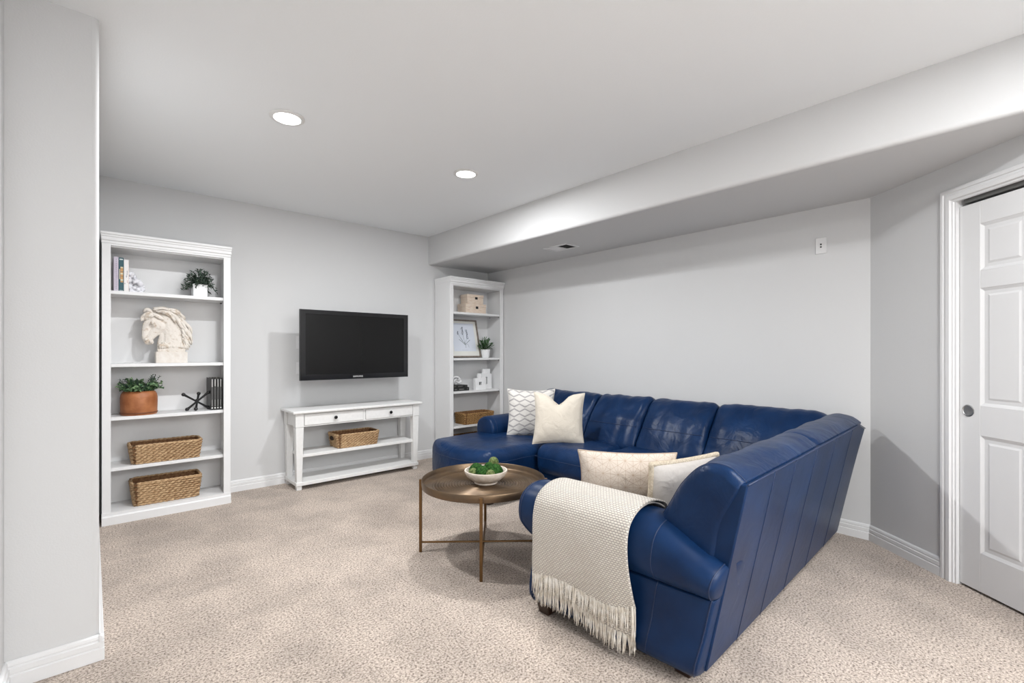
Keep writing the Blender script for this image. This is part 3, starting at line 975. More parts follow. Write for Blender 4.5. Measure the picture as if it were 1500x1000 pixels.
obj('base_frame', MB().box(2.75, 3.60, 2.84, 3.60, 0.06, 0.30), M_LEATHER, sofa, bevel=0.02, segs=3)
for (fx, fy) in ((1.575, 1.515), (1.665, 0.885), (2.34, 2.90), (2.34, 3.55), (3.50, 3.52), (3.48, 0.98), (2.84, 2.20), (2.70, 1.58)):
    mb = MB().hexa([(fx - 0.030, fy - 0.030, 0), (fx + 0.030, fy - 0.030, 0), (fx + 0.030, fy + 0.030, 0), (fx - 0.030, fy + 0.030, 0)],
                   [(fx - 0.045, fy - 0.045, 0.088), (fx + 0.045, fy - 0.045, 0.088), (fx + 0.045, fy + 0.045, 0.088), (fx - 0.045, fy + 0.045, 0.088)])
    obj('foot', mb, M_FOOT, sofa, bevel=0.006)

# ------------------------------------------------------------------ throw blanket
def set_uv(o, uvs):
    me = o.data
    l = me.uv_layers.new(name='uv')
    for lp in me.loops:
        l.data[lp.index].uv = uvs[lp.vertex_index]
def throw_mat():
    m = bpy.data.materials.new('cream_weave')
    m.use_nodes = True
    nt = m.node_tree
    b = nt.nodes['Principled BSDF']
    b.inputs['Roughness'].default_value = 0.9
    b.inputs['Specular IOR Level'].default_value = 0.15
    b.inputs['Sheen Weight'].default_value = 0.2
    uv = nt.nodes.new('ShaderNodeUVMap')
    br = nt.nodes.new('ShaderNodeTexBrick')
    br.offset = 0.5
    br.inputs['Scale'].default_value = 1.0
    br.inputs['Brick Width'].default_value = 0.014
    br.inputs['Row Height'].default_value = 0.0085
    br.inputs['Mortar Size'].default_value = 0.0019
    br.inputs['Mortar Smooth'].default_value = 0.8
    br.inputs['Color1'].default_value = (0.74, 0.70, 0.63, 1)
    br.inputs['Color2'].default_value = (0.68, 0.63, 0.56, 1)
    br.inputs['Mortar'].default_value = (0.33, 0.30, 0.27, 1)
    nt.links.new(uv.outputs['UV'], br.inputs['Vector'])
    nt.links.new(br.outputs['Color'], b.inputs['Base Color'])
    bp = nt.nodes.new('ShaderNodeBump')
    bp.invert = True
    bp.inputs['Strength'].default_value = 0.8
    bp.inputs['Distance'].default_value = 0.003
    nt.links.new(br.outputs['Fac'], bp.inputs['Height'])
    nt.links.new(bp.outputs['Normal'], b.inputs['Normal'])
    return m
M_THROW = throw_mat()
M_FRINGE = mat('cream_yarn', (0.68, 0.62, 0.53), 0.9, col2=(0.84, 0.81, 0.75), cscale=45, spec=0.15)
TP = [(0.238, 0.44), (0.236, 0.50), (0.218, 0.555), (0.165, 0.582), (0.098, 0.596), (0.028, 0.584), (-0.028, 0.545), (-0.050, 0.49), (-0.053, 0.42), (-0.047, 0.34), (-0.040, 0.28)]
throw = thing('throw_blanket', (1.55, 1.29, 0.1), 'cream woven throw blanket with fringe draped over the near sofa arm', 'blanket')
Y_L, Y_R = 1.505, 1.035
def throw_layer(off, zhem_fn, yl, yr, nm, start=0):
    path = spline(TP[start:], 60)
    # arc length
    vs_, uvs, fs_ = [], [], []
    nu = 48
    cols_ = []
    for i in range(nu + 1):
        s = i / nu
        y = yl + (yr - yl) * s
        zh = zhem_fn(s)
        full = list(path)
        nb = 22
        z_end = full[-1][1]
        for k in range(1, nb + 1):
            t_ = k / nb
            full.append((full[-1][0] + 0.0 if False else (-0.040 + 0.012 * t_), z_end + (zh - z_end) * t_))
        arc = 0.0
        prevp = None
        for (x, z) in full:
            if prevp:
                arc += math.hypot(x - prevp[0], z - prevp[1])
            prevp = (x, z)
            hang = sstep(0.50, 0.2, z) if False else sstep(0.0, 0.35, 0.52 - z)
            fold = 0.007 * math.sin(s * 9.0 + 0.8) * hang * (1 if x < 0.05 else 0) + 0.004 * noise.noise(Vector((s * 6, z * 6, off * 50)))
            yy = y + 0.012 * hang * math.sin(z * 9 + s * 3) * (1 if x < 0.05 else 0) - 0.02 * hang * (s - 0.5) * (1 if x < 0.05 else 0)
            wx = sstep(-0.03, 0.20, x)
            xi = x - (off + fold) * (1 - wx) + off * wx
            zi = z + off * sstep(0.46, 0.57, z)
            vs_.append(Vector((arm_x(yy) + xi - 0.004, yy, zi)))
            uvs.append((s * abs(yr - yl), arc))
        cols_.append(len(full))
    nv = cols_[0]
    for i in range(nu):
        for j in range(nv - 1):
            fs_.append((i * nv + j, (i + 1) * nv + j, (i + 1) * nv + j + 1, i * nv + j + 1))
    o = obj(nm, MB().add(vs_, fs_), M_THROW, throw, smooth=True)
    set_uv(o, uvs)
    sd = o.modifiers.new('solid', 'SOLIDIFY')
    sd.thickness = 0.006
    sd.offset = 0
    hem = [vs_[i * nv + nv - 1] for i in range(nu + 1)]
    return o, hem
hem1 = lambda s: 0.205 + 0.018 * s + 0.012 * math.sin(s * 7)
hem2 = lambda s: 0.150 - 0.03 * s + 0.008 * math.sin(s * 5 + 1)
o2, h2 = throw_layer(0.0, hem2, Y_L - 0.004, Y_R + 0.006, 'under_layer', start=2)
o1, h1 = throw_layer(0.010, hem1, Y_L, Y_R, 'top_layer')
def fringe(hem, length, seed, parent, nstr=120):
    rr = random.Random(seed)
    mb = MB()
    for k in range(nstr):
        f = (k + rr.random() * 0.8) / nstr * (len(hem) - 1)
        i = min(int(f), len(hem) - 2)
        p = hem[i].lerp(hem[i + 1], f - i)
        L = length * rr.uniform(0.75, 1.15)
        L = min(L, p.z - 0.012)
        clump = 0.006 * math.sin(k * 0.9 + seed)
        d = Vector((rr.uniform(-0.006, 0.004), clump + rr.uniform(-0.006, 0.006), 0))
        r0 = rr.uniform(0.0016, 0.0026)
        pts = [p + Vector((rr.uniform(-0.003, 0.002), 0, 0.006)), p + d * 0.3 + Vector((0, 0, -L * 0.3)), p + d * 0.8 + Vector((0, 0, -L * 0.7)), p + d * 1.3 + Vector((0, 0, -L))]
        mb.tube(pts, [r0, r0 * 1.1, r0, r0 * 0.5], 4)
    o = obj('fringe', mb, M_FRINGE, parent, smooth=True)
    o['kind'] = 'stuff'
fringe(h1, 0.085, 3, o1, 170)
fringe(h2, 0.075, 5, o2, 170)
# long tassel at the near corner
tb = MB()
for k in range(26):
    a = R.uniform(0, 2 * PI); q = R.uniform(0, 0.010)
    p = h1[-1] + Vector((math.cos(a) * q, 0.012 + math.sin(a) * q, 0.0))
    tb.tube([p + Vector((0, 0, 0.01)), p + Vector((0, -0.002, -0.07)), p + Vector((R.uniform(-0.006, 0.006), R.uniform(-0.012, 0.012), -0.155 + R.uniform(0, 0.015)))], [0.002, 0.0025, 0.0012], 4)
obj('tassel', tb, M_FRINGE, throw, smooth=True)['kind'] = 'stuff'

# ------------------------------------------------------------------ pillows
def pillow(name, w, h, th, org, right, up, m, label, chop=0.0, ear=0.06, back_m=None, squash=0.0, nu=34, seed=0.0, edge_r=0.0035):
    """org = middle of the bottom edge; right/up = unit axes of the pillow plane"""
    right = Vector(right).normalized()
    up = Vector(up).normalized()
    nrm = right.cross(up).normalized()
    vs_, uvs, fs_ = [], [], []
    def pt(u, v, side):
        x = u * w / 2 * (1 - ear * (1 - v * v) ** 1.0)
        y = v * h / 2 * (1 - ear * (1 - u * u) ** 1.0)
        if chop and v > 0:
            y -= chop * math.exp(-(u / 0.30) ** 2) * v ** 2
        prof = max(0.0, (1 - abs(u) ** 2.6)) ** 0.55 * max(0.0, (1 - abs(v) ** 2.6)) ** 0.55
        d = th / 2 * prof
        if chop:
            d *= 1 - 0.45 * math.exp(-(u / 0.22) ** 2) * max(0, v) ** 1.5
        edge = (abs(u) ** 4 + abs(v) ** 4) * 0.5
        wr = 0.006 * noise.noise(Vector((u * 3.2 + seed, v * 3.2, side * 2.0))) + 0.004 * noise.noise(Vector((u * 8 + seed, v * 3, side)))
        d += wr * (0.3 + edge) * (prof ** 0.4)
        if squash and v < 0:
            d *= 1 + squash * v * v
        return Vector(org) + right * x + up * (y + h / 2) + nrm * (d * side)
    def uvp(u, v):
        return ((u * 0.5 + 0.5) * w, (v * 0.5 + 0.5) * h)
    idx = {}
    for side in (1, -1):
        for j in range(nu + 1):
            for i in range(nu + 1):
                u, v = math.sin(PI / 2 * (2 * i / nu - 1)), math.sin(PI / 2 * (2 * j / nu - 1))
                key = (i, j) if (i in (0, nu) or j in (0, nu)) else (i, j, side)
                if key not in idx:
                    idx[key] = len(vs_)
                    vs_.append(pt(u, v, side))
                    uvs.append(uvp(u, v))
                idx[(i, j, side)] = idx[key]
        for j in range(nu):
            for i in range(nu):
                q = [idx[(i, j, side)], idx[(i + 1, j, side)], idx[(i + 1, j + 1, side)], idx[(i, j + 1, side)]]
                fs_.append(tuple(q if side > 0 else q[::-1]))
    root = obj(name, MB().add(vs_, fs_), m, smooth=True, fix=False)
    set_uv(root, uvs)
    if back_m:
        root.data.materials.append(back_m)
        half = nu * nu
        root.data.polygons.foreach_set('material_index', [0 if k < half else 1 for k in range(len(root.data.polygons))])
    # edge piping
    pts = []
    for k in range(4 * 16):
        s, f = divmod(k, 16)
        f = math.sin(PI / 2 * (2 * f / 16 - 1))
        u, v = ((f, -1), (1, f), (-f, 1), (-1, -f))[s]
        pts.append(pt(u, v, 0))
    obj('edge_seam', MB().tube(pts, edge_r, 8, closed=True), back_m or m, root, smooth=True)
    return tag(root, label, 'pillow', 'scatter pillows on the sofa')

def fabric(name, col, line=None, kind=None, scale=1.0, width=0.05, bump=0.25):
    m = bpy.data.materials.new(name)
    m.use_nodes = True
    nt = m.node_tree
    N = nt.nodes
    b = N['Principled BSDF']
    b.inputs['Roughness'].default_value = 0.9
    b.inputs['Specular IOR Level'].default_value = 0.12
    b.inputs['Sheen Weight'].default_value = 0.15
    b.inputs['Base Color'].default_value = (*col, 1)
    tc = N.new('ShaderNodeTexCoord')
    nz = N.new('ShaderNodeTexNoise')
    nz.inputs['Scale'].default_value = 500
    nt.links.new(tc.outputs['Object'], nz.inputs['Vector'])
    bp = N.new('ShaderNodeBump')
    bp.inputs['Strength'].default_value = bump
    bp.inputs['Distance'].default_value = 0.003
    nt.links.new(nz.outputs['Fac'], bp.inputs['Height'])
    nw = N.new('ShaderNodeTexNoise')
    nw.inputs['Scale'].default_value = 11
    nw.inputs['Detail'].default_value = 3
    nw.inputs['Distortion'].default_value = 0.8
    nt.links.new(tc.outputs['Object'], nw.inputs['Vector'])
    bw = N.new('ShaderNodeBump')
    bw.inputs['Strength'].default_value = 0.35
    bw.inputs['Distance'].default_value = 0.03
    nt.links.new(nw.outputs['Fac'], bw.inputs['Height'])
    nt.links.new(bw.outputs['Normal'], bp.inputs['Normal'])
    nt.links.new(bp.outputs['Normal'], b.inputs['Normal'])
    if not kind:
        return m
    uv = N.new('ShaderNodeUVMap')
    sp = N.new('ShaderNodeSeparateXYZ')
    nt.links.new(uv.outputs['UV'], sp.inputs[0])
    def mth(op, a, c=None):
        n_ = N.new('ShaderNodeMath')
        n_.operation = op
        for k, q in enumerate((a, c)):
            if q is None: continue
            if isinstance(q, (int, float)): n_.inputs[k].default_value = q
            else: nt.links.new(q, n_.inputs[k])
        return n_.outputs[0]
    U, V = sp.outputs['X'], sp.outputs['Y']
    def lines(q, wd):
        """distance to the nearest integer, thresholded"""
        f = mth('ABSOLUTE', mth('SUBTRACT', mth('FRACT', q), 0.5))
        return mth('GREATER_THAN', f, 0.5 - wd)
    if kind == 'wave':
        tri = mth('ABSOLUTE', mth('SUBTRACT', mth('FRACT', mth('MULTIPLY', U, 1 / 0.11)), 0.5))     # 0..0.5
        rown = mth('MULTIPLY', V, 1 / 0.048)
        odd = mth('FRACT', mth('MULTIPLY', mth('FLOOR', mth('ADD', rown, 0.5)), 0.5))                   # 0 or .5
        sgn = mth('SUBTRACT', mth('MULTIPLY', odd, 4.0), 1.0)
        q = mth('ADD', rown, mth('MULTIPLY', sgn, mth('MULTIPLY', mth('SUBTRACT', tri, 0.25), 1.15)))
        fac = lines(q, width)
    else:
        fac = None
        for ang, per, wd in ((90, 0.0650, 1.0), (30, 0.0650, 1.0), (150, 0.0650, 1.0), (0, 0.0375, 1.7), (60, 0.0375, 1.7), (120, 0.0375, 1.7)):
            ca, sa = math.cos(math.radians(ang)), math.sin(math.radians(ang))
            q = mth('ADD', mth('MULTIPLY', U, ca / per), mth('MULTIPLY', V, sa / per))
            l_ = lines(q, width * wd)
            fac = l_ if fac is None else mth('MAXIMUM', fac, l_)
    mx = N.new('ShaderNodeMix')
    mx.data_type = 'RGBA'
    mx.inputs[6].default_value = (*col, 1)
    mx.inputs[7].default_value = (*line, 1)
    nt.links.new(fac, mx.inputs[0])
    nt.links.new(mx.outputs[2], b.inputs['Base Color'])
    return m
M_CREAM = fabric('cream_linen', (0.63, 0.575, 0.49))
M_WAVE = fabric('wave_print', (0.66, 0.635, 0.60), (0.37, 0.355, 0.35), 'wave', width=0.15)
M_STAR = fabric('star_lattice', (0.62, 0.545, 0.475), (0.47, 0.37, 0.29), 'star', width=0.012)
M_KNIT = mat('knit_beige', (0.50, 0.42, 0.32), 0.9, col2=(0.66, 0.58, 0.46), cscale=130, bump=0.6, bscale=180, spec=0.1)
M_PLAIN = fabric('stone_linen', (0.56, 0.525, 0.49))
camr = Vector((math.cos(YAW), -math.sin(YAW), 0))
def dir_(deg, vec=camr):
    a = math.radians(deg)
    return Vector((vec.x * math.cos(a) - vec.y * math.sin(a), vec.x * math.sin(a) + vec.y * math.cos(a), 0))
def upv(rgt, lean_deg):
    """up axis leaning away from the pillow's facing side"""
    n_ = rgt.cross(Vector((0, 0, 1))).normalized()
    return (Vector((0, 0, 1)) * math.cos(math.radians(lean_deg)) - n_ * math.sin(math.radians(lean_deg)))
r1 = dir_(-6)
pillow('pillow', 0.44, 0.44, 0.15, (2.985, 3.09, 0.425), r1, upv(r1, 10), M_WAVE, 'white pillow with grey zigzag stripes leaning at the far end of the chaise', ear=0.10, seed=1.0)
r2 = dir_(-12)
pillow('pillow', 0.43, 0.435, 0.15, (2.885, 2.66, 0.430), r2, upv(r2, 12), M_CREAM, 'plain cream pillow with a dented top, in front of the zigzag pillow', chop=0.085, ear=0.10, seed=5.0)
r3 = Vector((0.63, -0.776, 0)).normalized()
pillow('pillow', 0.47, 0.285, 0.14, (1.972, 1.362, 0.432), r3, upv(r3, -6), M_STAR, 'oblong beige pillow with a star lattice print behind the throw', ear=0.08, seed=9.0)
r4 = Vector((0.975, -0.22, 0)).normalized()
pillow('pillow', 0.43, 0.28, 0.14, (2.02, 1.10, 0.436), r4, upv(r4, -6), M_PLAIN, 'stone coloured pillow with knitted beige front, tucked beside the near arm', ear=0.05, back_m=M_KNIT, seed=12.0, edge_r=0.012)

# ------------------------------------------------------------------ coffee table
TC = Vector((1.765, 2.236, 0))
TR_ = 0.368
M_BRONZE = mat('brushed_bronze', (0.165, 0.108, 0.062), 0.36, metal=0.7, col2=(0.115, 0.08, 0.052), cscale=9, bump=0.06, bscale=60)
M_BRLEG = mat('bronze_leg', (0.17, 0.095, 0.04), 0.35, metal=0.8)
table = thing('coffee_table', tuple(TC), 'round bronze tray coffee table with a rippled top and thin legs', 'coffee table')
prof = [(0.0, 0.408)]
r = 0.012
while r < 0.345:
    amp = 0.0034 * sstep(0.02, 0.06, r) * (1 - sstep(0.28, 0.32, r))
    prof.append((r, 0.408 + amp * math.sin(2 * PI * r / 0.0165)))
    r += 0.0165 / 6
prof += [(0.352, 0.4085), (0.358, 0.412), (0.362, 0.420), (0.364, 0.444), (0.3665, 0.4465), (0.369, 0.444), (TR_, 0.418), (0.366, 0.404), (0.358, 0.400), (0.0, 0.400)]
obj('tray', MB().lathe(prof, TC.x, TC.y, 96), M_BRONZE, table, smooth='auto', angle=50)
a0 = math.atan2(1.96 - TC.y, 1.532 - TC.x)
legs = []
for k in range(4):
    a = a0 + k * PI / 2
    u = Vector((math.cos(a), math.sin(a), 0)); w = Vector((-u.y, u.x, 0))
    p = TC + u * (TR_ + 0.001)
    q = 0.0085
    mb = MB().hexa([p + (-w) * q, p + u * 2 * q - w * q, p + u * 2 * q + w * q, p + w * q],
                   [x + Vector((0, 0, 0.436)) for x in (p + (-w) * q, p + u * 2 * q - w * q, p + u * 2 * q + w * q, p + w * q)])
    obj('leg', mb, M_BRLEG, table, bevel=0.0015)
    legs.append(p + u * q)
for k in range(2):
    zz = 0.045 + 0.013 * k
    obj('stretcher', MB().tube([legs[k] + Vector((0, 0, zz)), legs[k + 2] + Vector((0, 0, zz))], 0.0065, 8), M_BRLEG, table, smooth='auto')

# bowl and moss balls
BC = Vector((1.775, 2.225, 0))
bz = 0.4118
M_BOWL = mat('pale_travertine', (0.62, 0.53, 0.44), 0.75, col2=(0.74, 0.67, 0.59), cscale=28, cdetail=6, bump=0.25, bscale=70)
bp_ = [(0.0, bz), (0.066, bz), (0.070, bz + 0.004), (0.068, bz + 0.012), (0.088, bz + 0.022), (0.115, bz + 0.045), (0.130, bz + 0.073), (0.128, bz + 0.080), (0.122, bz + 0.080), (0.118, bz + 0.072),
       (0.100, bz + 0.044), (0.070, bz + 0.026), (0.0, bz + 0.022)]
bowl = obj('bowl', MB().lathe(bp_, BC.x, BC.y, 48), M_BOWL, None, smooth='auto', angle=50)
tag(bowl, 'pale stone footed bowl on the coffee table', 'bowl')
M_MOSS = mat('green_moss', (0.008, 0.034, 0.008), 0.95, col2=(0.045, 0.125, 0.028), cscale=90, cdetail=5, bump=0.9, bscale=140, spec=0.1)
M_MOSS2 = mat('olive_moss', (0.06, 0.085, 0.025), 0.95, col2=(0.22, 0.27, 0.11), cscale=110, cdetail=5, bump=0.9, bscale=140, spec=0.1)
balls = [(-0.058, 0.020, 0.062, 0.040, 0, 'large dark green moss ball at the left of the bowl'),
         (-0.020, -0.035, 0.062, 0.038, 0, 'dark green moss ball at the front left of the bowl'),
         (0.058, -0.012, 0.064, 0.040, 0, 'large green moss ball at the right of the bowl'),
         (0.020, 0.042, 0.062, 0.038, 0, 'green moss ball at the back of the bowl'),
         (0.030, -0.060, 0.060, 0.024, 1, 'small yellowish moss ball at the front rim of the bowl'),
         (0.018, -0.005, 0.086, 0.028, 0, 'middle sized green moss ball in the centre of the bowl'),
         (-0.075, -0.030, 0.062, 0.024, 1, 'small olive moss ball by the left rim of the bowl'),
         (0.045, 0.030, 0.112, 0.027, 1, 'olive moss ball perched on top of the others')]
for (u, v, dz, rr, kk, lab) in balls:
    p = BC + camr * u + Vector((math.sin(YAW), math.cos(YAW), 0)) * v
    rr *= 1.12
    c = (p.x, p.y, bz + dz + 0.007)
    mb = MB().ball(c, rr, 30, 20, disp=lambda d: 0.09 * noise.noise(d * 7 + Vector(c) * 9) + 0.06 * noise.noise(d * 17))
    tag(obj('moss_ball', mb, (M_MOSS, M_MOSS2)[kk], None, smooth=True), lab, 'moss ball', 'moss balls in the bowl')

# ------------------------------------------------------------------ things on the shelves
def leaf(mb, p, d, n_, L, W, droop=0.2):
    d = d.normalized()
    s = d.cross(n_)
    if s.length < 1e-4:
        s = d.orthogonal()
    s.normalize()
    up_ = s.cross(d).normalized()
    m1 = p + d * L * 0.45 + up_ * L * 0.06
    tip = p + d * L - up_ * L * droop
    mb.add([p, m1 + s * W / 2 + up_ * W * 0.15, tip, m1 - s * W / 2 + up_ * W * 0.15, m1], [(0, 1, 4), (1, 2, 4), (2, 3, 4), (3, 0, 4)])
def rdir(rr, zmin=-0.2):
    while True:
        v = Vector((rr.uniform(-1, 1), rr.uniform(-1, 1), rr.uniform(zmin, 1)))
        if 0.1 < v.length < 1:
            return v.normalized()
M_LEAF1 = mat('blue_green_leaf', (0.014, 0.032, 0.020), 0.55, col2=(0.16, 0.22, 0.17), cscale=70, cdetail=1, ramp=(0.40, 0.72))
M_LEAF2 = mat('eucalyptus_leaf', (0.025, 0.085, 0.035), 0.55, col2=(0.28, 0.42, 0.20), cscale=55, cdetail=1, ramp=(0.38, 0.70))
M_LEAF2B = mat('dark_sprig_leaf', (0.018, 0.035, 0.028), 0.55, col2=(0.05, 0.10, 0.06), cscale=55, cdetail=1)
M_LEAF3 = mat('mid_green_leaf', (0.012, 0.05, 0.014), 0.5, col2=(0.09, 0.22, 0.07), cscale=60, cdetail=1, ramp=(0.38, 0.70))
M_STEM = mat('green_stem', (0.03, 0.055, 0.02), 0.6)
M_SOIL = mat('dark_soil', (0.02, 0.014, 0.010), 0.95)
M_WHITE = mat('white_ceramic', (0.84, 0.845, 0.85), 0.35)

# white square pot with a bushy drooping plant, top shelf
t = thing('potted_plant', (0.637, 4.43, S1[0]), 'dark green bushy plant in a square white pot on the top shelf', 'potted plant', 'potted plants on the bookcases')
z0 = S1[0]
obj('pot', MB().add([(0.590, 4.383, z0), (0.684, 4.383, z0), (0.684, 4.477, z0), (0.590, 4.477, z0), (0.588, 4.381, z0 + 0.10), (0.686, 4.381, z0 + 0.10), (0.686, 4.479, z0 + 0.10), (0.588, 4.479, z0 + 0.10),
                     (0.595, 4.388, z0 + 0.10), (0.679, 4.388, z0 + 0.10), (0.679, 4.472, z0 + 0.10), (0.595, 4.472, z0 + 0.10), (0.595, 4.388, z0 + 0.07), (0.679, 4.388, z0 + 0.07), (0.679, 4.472, z0 + 0.07), (0.595, 4.472, z0 + 0.07)],
                    [(3, 2, 1, 0), (0, 1, 5, 4), (1, 2, 6, 5), (2, 3, 7, 6), (3, 0, 4, 7), (4, 5, 9, 8), (5, 6, 10, 9), (6, 7, 11, 10), (7, 4, 8, 11), (8, 9, 13, 12), (9, 10, 14, 13), (10, 11, 15, 14), (11, 8, 12, 15), (12, 13, 14, 15)]), M_WHITE, t, bevel=0.003)
rr = random.Random(11)
fol, stm = MB(), MB()
c0 = Vector((0.637, 4.43, z0 + 0.085))
for k in range(80):
    d = rdir(rr, 0.0)
    e = c0 + Vector((d.x * 0.085, d.y * 0.075, 0.03 + d.z * 0.095 - 0.03 * (d.x ** 2 + d.y ** 2)))
    e2 = e + Vector((d.x * 0.022, d.y * 0.02, -0.024 * (1 - d.z) * 1.6))
    stm.tube([c0, c0.lerp(e, 0.6) + Vector((0, 0, 0.012)), e, e2], 0.0011, 4)
    for j in range(14):
        f = 0.35 + 0.65 * j / 13
        p = c0.lerp(e, f) if f < 0.9 else e.lerp(e2, (f - 0.9) * 10)
        dd = (d + rdir(rr, -1) * 0.9).normalized()
        leaf(fol, p, dd, Vector((0, 0, 1)) + rdir(rr, -1) * 0.5, rr.uniform(0.022, 0.034), rr.uniform(0.010, 0.015))
obj('stems', stm, M_STEM, t, smooth=True)
obj('foliage', fol, M_LEAF1, t)['kind'] = 'stuff'

# books on the top shelf
def upright_book(x0, x1, y0, y1, z0, h, cover, label, bands, spine_y=None, pages=(0.78, 0.74, 0.66), group='books on the top shelf', cat='book'):
    t = thing('book', ((x0 + x1) / 2, (y0 + y1) / 2, z0), label, cat, group)
    mb = MB().box(x0, x0 + 0.002, y0, y1, z0, z0 + h).box(x1 - 0.002, x1, y0, y1, z0, z0 + h).box(x0 + 0.002, x1 - 0.002, y0, y0 + 0.002, z0, z0 + h)
    obj('cover', mb, cover, t, bevel=0.0006)
    obj('pages', MB().box(x0 + 0.002, x1 - 0.002, y0 + 0.002, y1 - 0.004, z0 + 0.003, z0 + h - 0.003), mat('book_paper', pages, 0.8), t)
    for (a, b, c, d, m) in bands:
        w = x1 - x0
        obj('spine_print', MB().box(x0 + w * a, x0 + w * b, y0 - 0.0004, y0 + 0.0002, z0 + h * c, z0 + h * d), m, t)
    return t
M_GOLD = mat('orange_gold_print', (0.62, 0.32, 0.10), 0.5)
M_CREAMP = mat('cream_print', (0.75, 0.66, 0.45), 0.5)
M_PALE = mat('pale_print', (0.60, 0.66, 0.66), 0.5)
M_GREYP = mat('grey_print', (0.25, 0.23, 0.25), 0.6)
M_ROSE = mat('rose_print', (0.62, 0.40, 0.38), 0.6)
bk = [(0.36, 0.88, 0.27 + 0.047 * k, 0.27 + 0.047 * k + (0.04 if k % 3 else 0.033), (M_GOLD, M_CREAMP)[k % 4 == 1]) for k in range(10)]
bk += [(0.14, 0.26, 0.36, 0.66, M_CREAMP), (0.18, 0.82, 0.93, 0.965, M_PALE), (0.12, 0.88, 0.02, 0.035, M_PALE)]
upright_book(0.116, 0.1425, 4.352, 4.53, z0, 0.243, mat('lavender_cover', (0.50, 0.44, 0.52), 0.5, col2=(0.58, 0.54, 0.62), cscale=40), 'lavender spined book at the left end of the top shelf',
             [(0.45, 0.62, 0.06 + 0.06 * k, 0.06 + 0.06 * k + 0.042, mat('lilac_print', (0.40, 0.35, 0.45), 0.6)) for k in range(15)])
upright_book(0.1435, 0.171, 4.352, 4.53, z0, 0.240, mat('teal_cover', (0.012, 0.075, 0.095), 0.45), 'teal book with orange spine lettering on the top shelf', bk)
wb = upright_book(0.172, 0.1995, 4.352, 4.53, z0, 0.228, mat('white_cover', (0.80, 0.78, 0.77), 0.45), 'white book with thin script on the spine, next to the teal book',
             [(0.66, 0.72, 0.52, 0.66, M_GREYP), (0.50, 0.56, 0.44, 0.50, M_GREYP), (0.66, 0.80, 0.28, 0.33, M_ROSE), (0.58, 0.86, 0.34, 0.355, M_ROSE), (0.14, 0.26, 0.23, 0.27, M_GREYP), (0.93, 0.99, 0.03, 0.97, mat('peach_print', (0.74, 0.58, 0.50), 0.6))])
sc = spline([(0.186, 0.45), (0.190, 0.49), (0.183, 0.48), (0.189, 0.53), (0.186, 0.56), (0.191, 0.58), (0.188, 0.62), (0.190, 0.66)], 40)
obj('script', MB().tube([(x, 4.3512, z0 + 0.228 * f) for x, f in sc], 0.0006, 4), M_GREYP, wb)
# white branch-coral bookend
t = thing('coral_bookend', (0.245, 4.40, z0), 'white coral shaped ornament beside the books on the top shelf', 'ornament')
mb = MB()
rr = random.Random(5)
M_CORAL = mat('white_plaster', (0.80, 0.80, 0.84), 0.8, bump=0.5, bscale=120)
for k in range(44):
    f = k / 43
    xx = 0.205 + 0.080 * rr.random()
    hmax = 0.132 * (1 - ((xx - 0.205) / 0.092) ** 1.6) + 0.02
    zz = z0 + 0.014 + (hmax - 0.02) * rr.random()
    mb.ball((xx, 4.38 + rr.uniform(0, 0.055), zz), rr.uniform(0.012, 0.018), 12, 8, disp=lambda d: 0.25 * noise.noise(d * 6 + Vector((k, 0, 0))))
o = obj('lobes', mb, M_CORAL, t, smooth=True)
obj('base', MB().box(0.203, 0.284, 4.375, 4.44, z0, z0 + 0.016), M_CORAL, t, bevel=0.004)

# horse head bust
hz = S1[1]
HY = 4.425
bust = thing('horse_bust', (0.45, HY, hz), 'cream plaster horse head bust on a block, second shelf from the top', 'bust')
M_PLAS = mat('aged_cream_plaster', (0.56, 0.47, 0.38), 0.85, col2=(0.74, 0.69, 0.63), cscale=34, cdetail=6, bump=0.35, bscale=70, ramp=(0.34, 0.46))
M_PLAS2 = mat('cream_plaster_block', (0.68, 0.625, 0.56), 0.85, col2=(0.75, 0.71, 0.66), cscale=30, cdetail=5, bump=0.3, bscale=70)
obj('block', MB().box(0.357, 0.552, 4.375, 4.478, hz, hz + 0.085), M_PLAS2, bust, bevel=0.002)
def hp(a, b, y=0.0):
    return Vector((0.228 + 0.0004 * a, HY + y, hz + 0.003 + (905 - b) * 0.00049))
U = 0.00044
hd = MB()
def limb(pts, flat=1.0, dy=0.0):
    """pts: (a, b, radius)"""
    P = [hp(a, b, dy) for a, b, _ in pts]
    rad = [r_ * U for _, _, r_ in pts]
    k = len(hd.v)
    hd.tube(P, rad, 16)
    for p, r_ in zip(P, rad):
        hd.ball(p, r_, 16, 10)
    for i in range(k, len(hd.v)):
        hd.v[i].y = HY + dy + (hd.v[i].y - HY - dy) * flat
limb([(395, 350, 105), (330, 420, 78), (255, 500, 66), (205, 555, 60)], 0.62)        # jaw to muzzle
limb([(255, 235, 72), (200, 330, 62), (175, 440, 50), (170, 530, 44)], 0.70)         # forehead and nose bridge
limb([(215, 590, 52), (255, 590, 44)], 0.62)                                          # lips
limb([(395, 345, 108), (310, 250, 96)], 0.66)                                         # cheek
limb([(420, 190, 105), (530, 260, 135), (600, 400, 165), (620, 560, 185), (600, 660, 190)], 0.50)   # neck
limb([(470, 480, 75), (440, 600, 80), (440, 680, 85)], 0.60)                          # chest front
limb([(720, 560, 100), (730, 660, 85)], 0.50)
limb([(300, 150, 70), (420, 150, 70), (560, 170, 80), (690, 290, 70), (770, 430, 60)], 0.45)         # crest
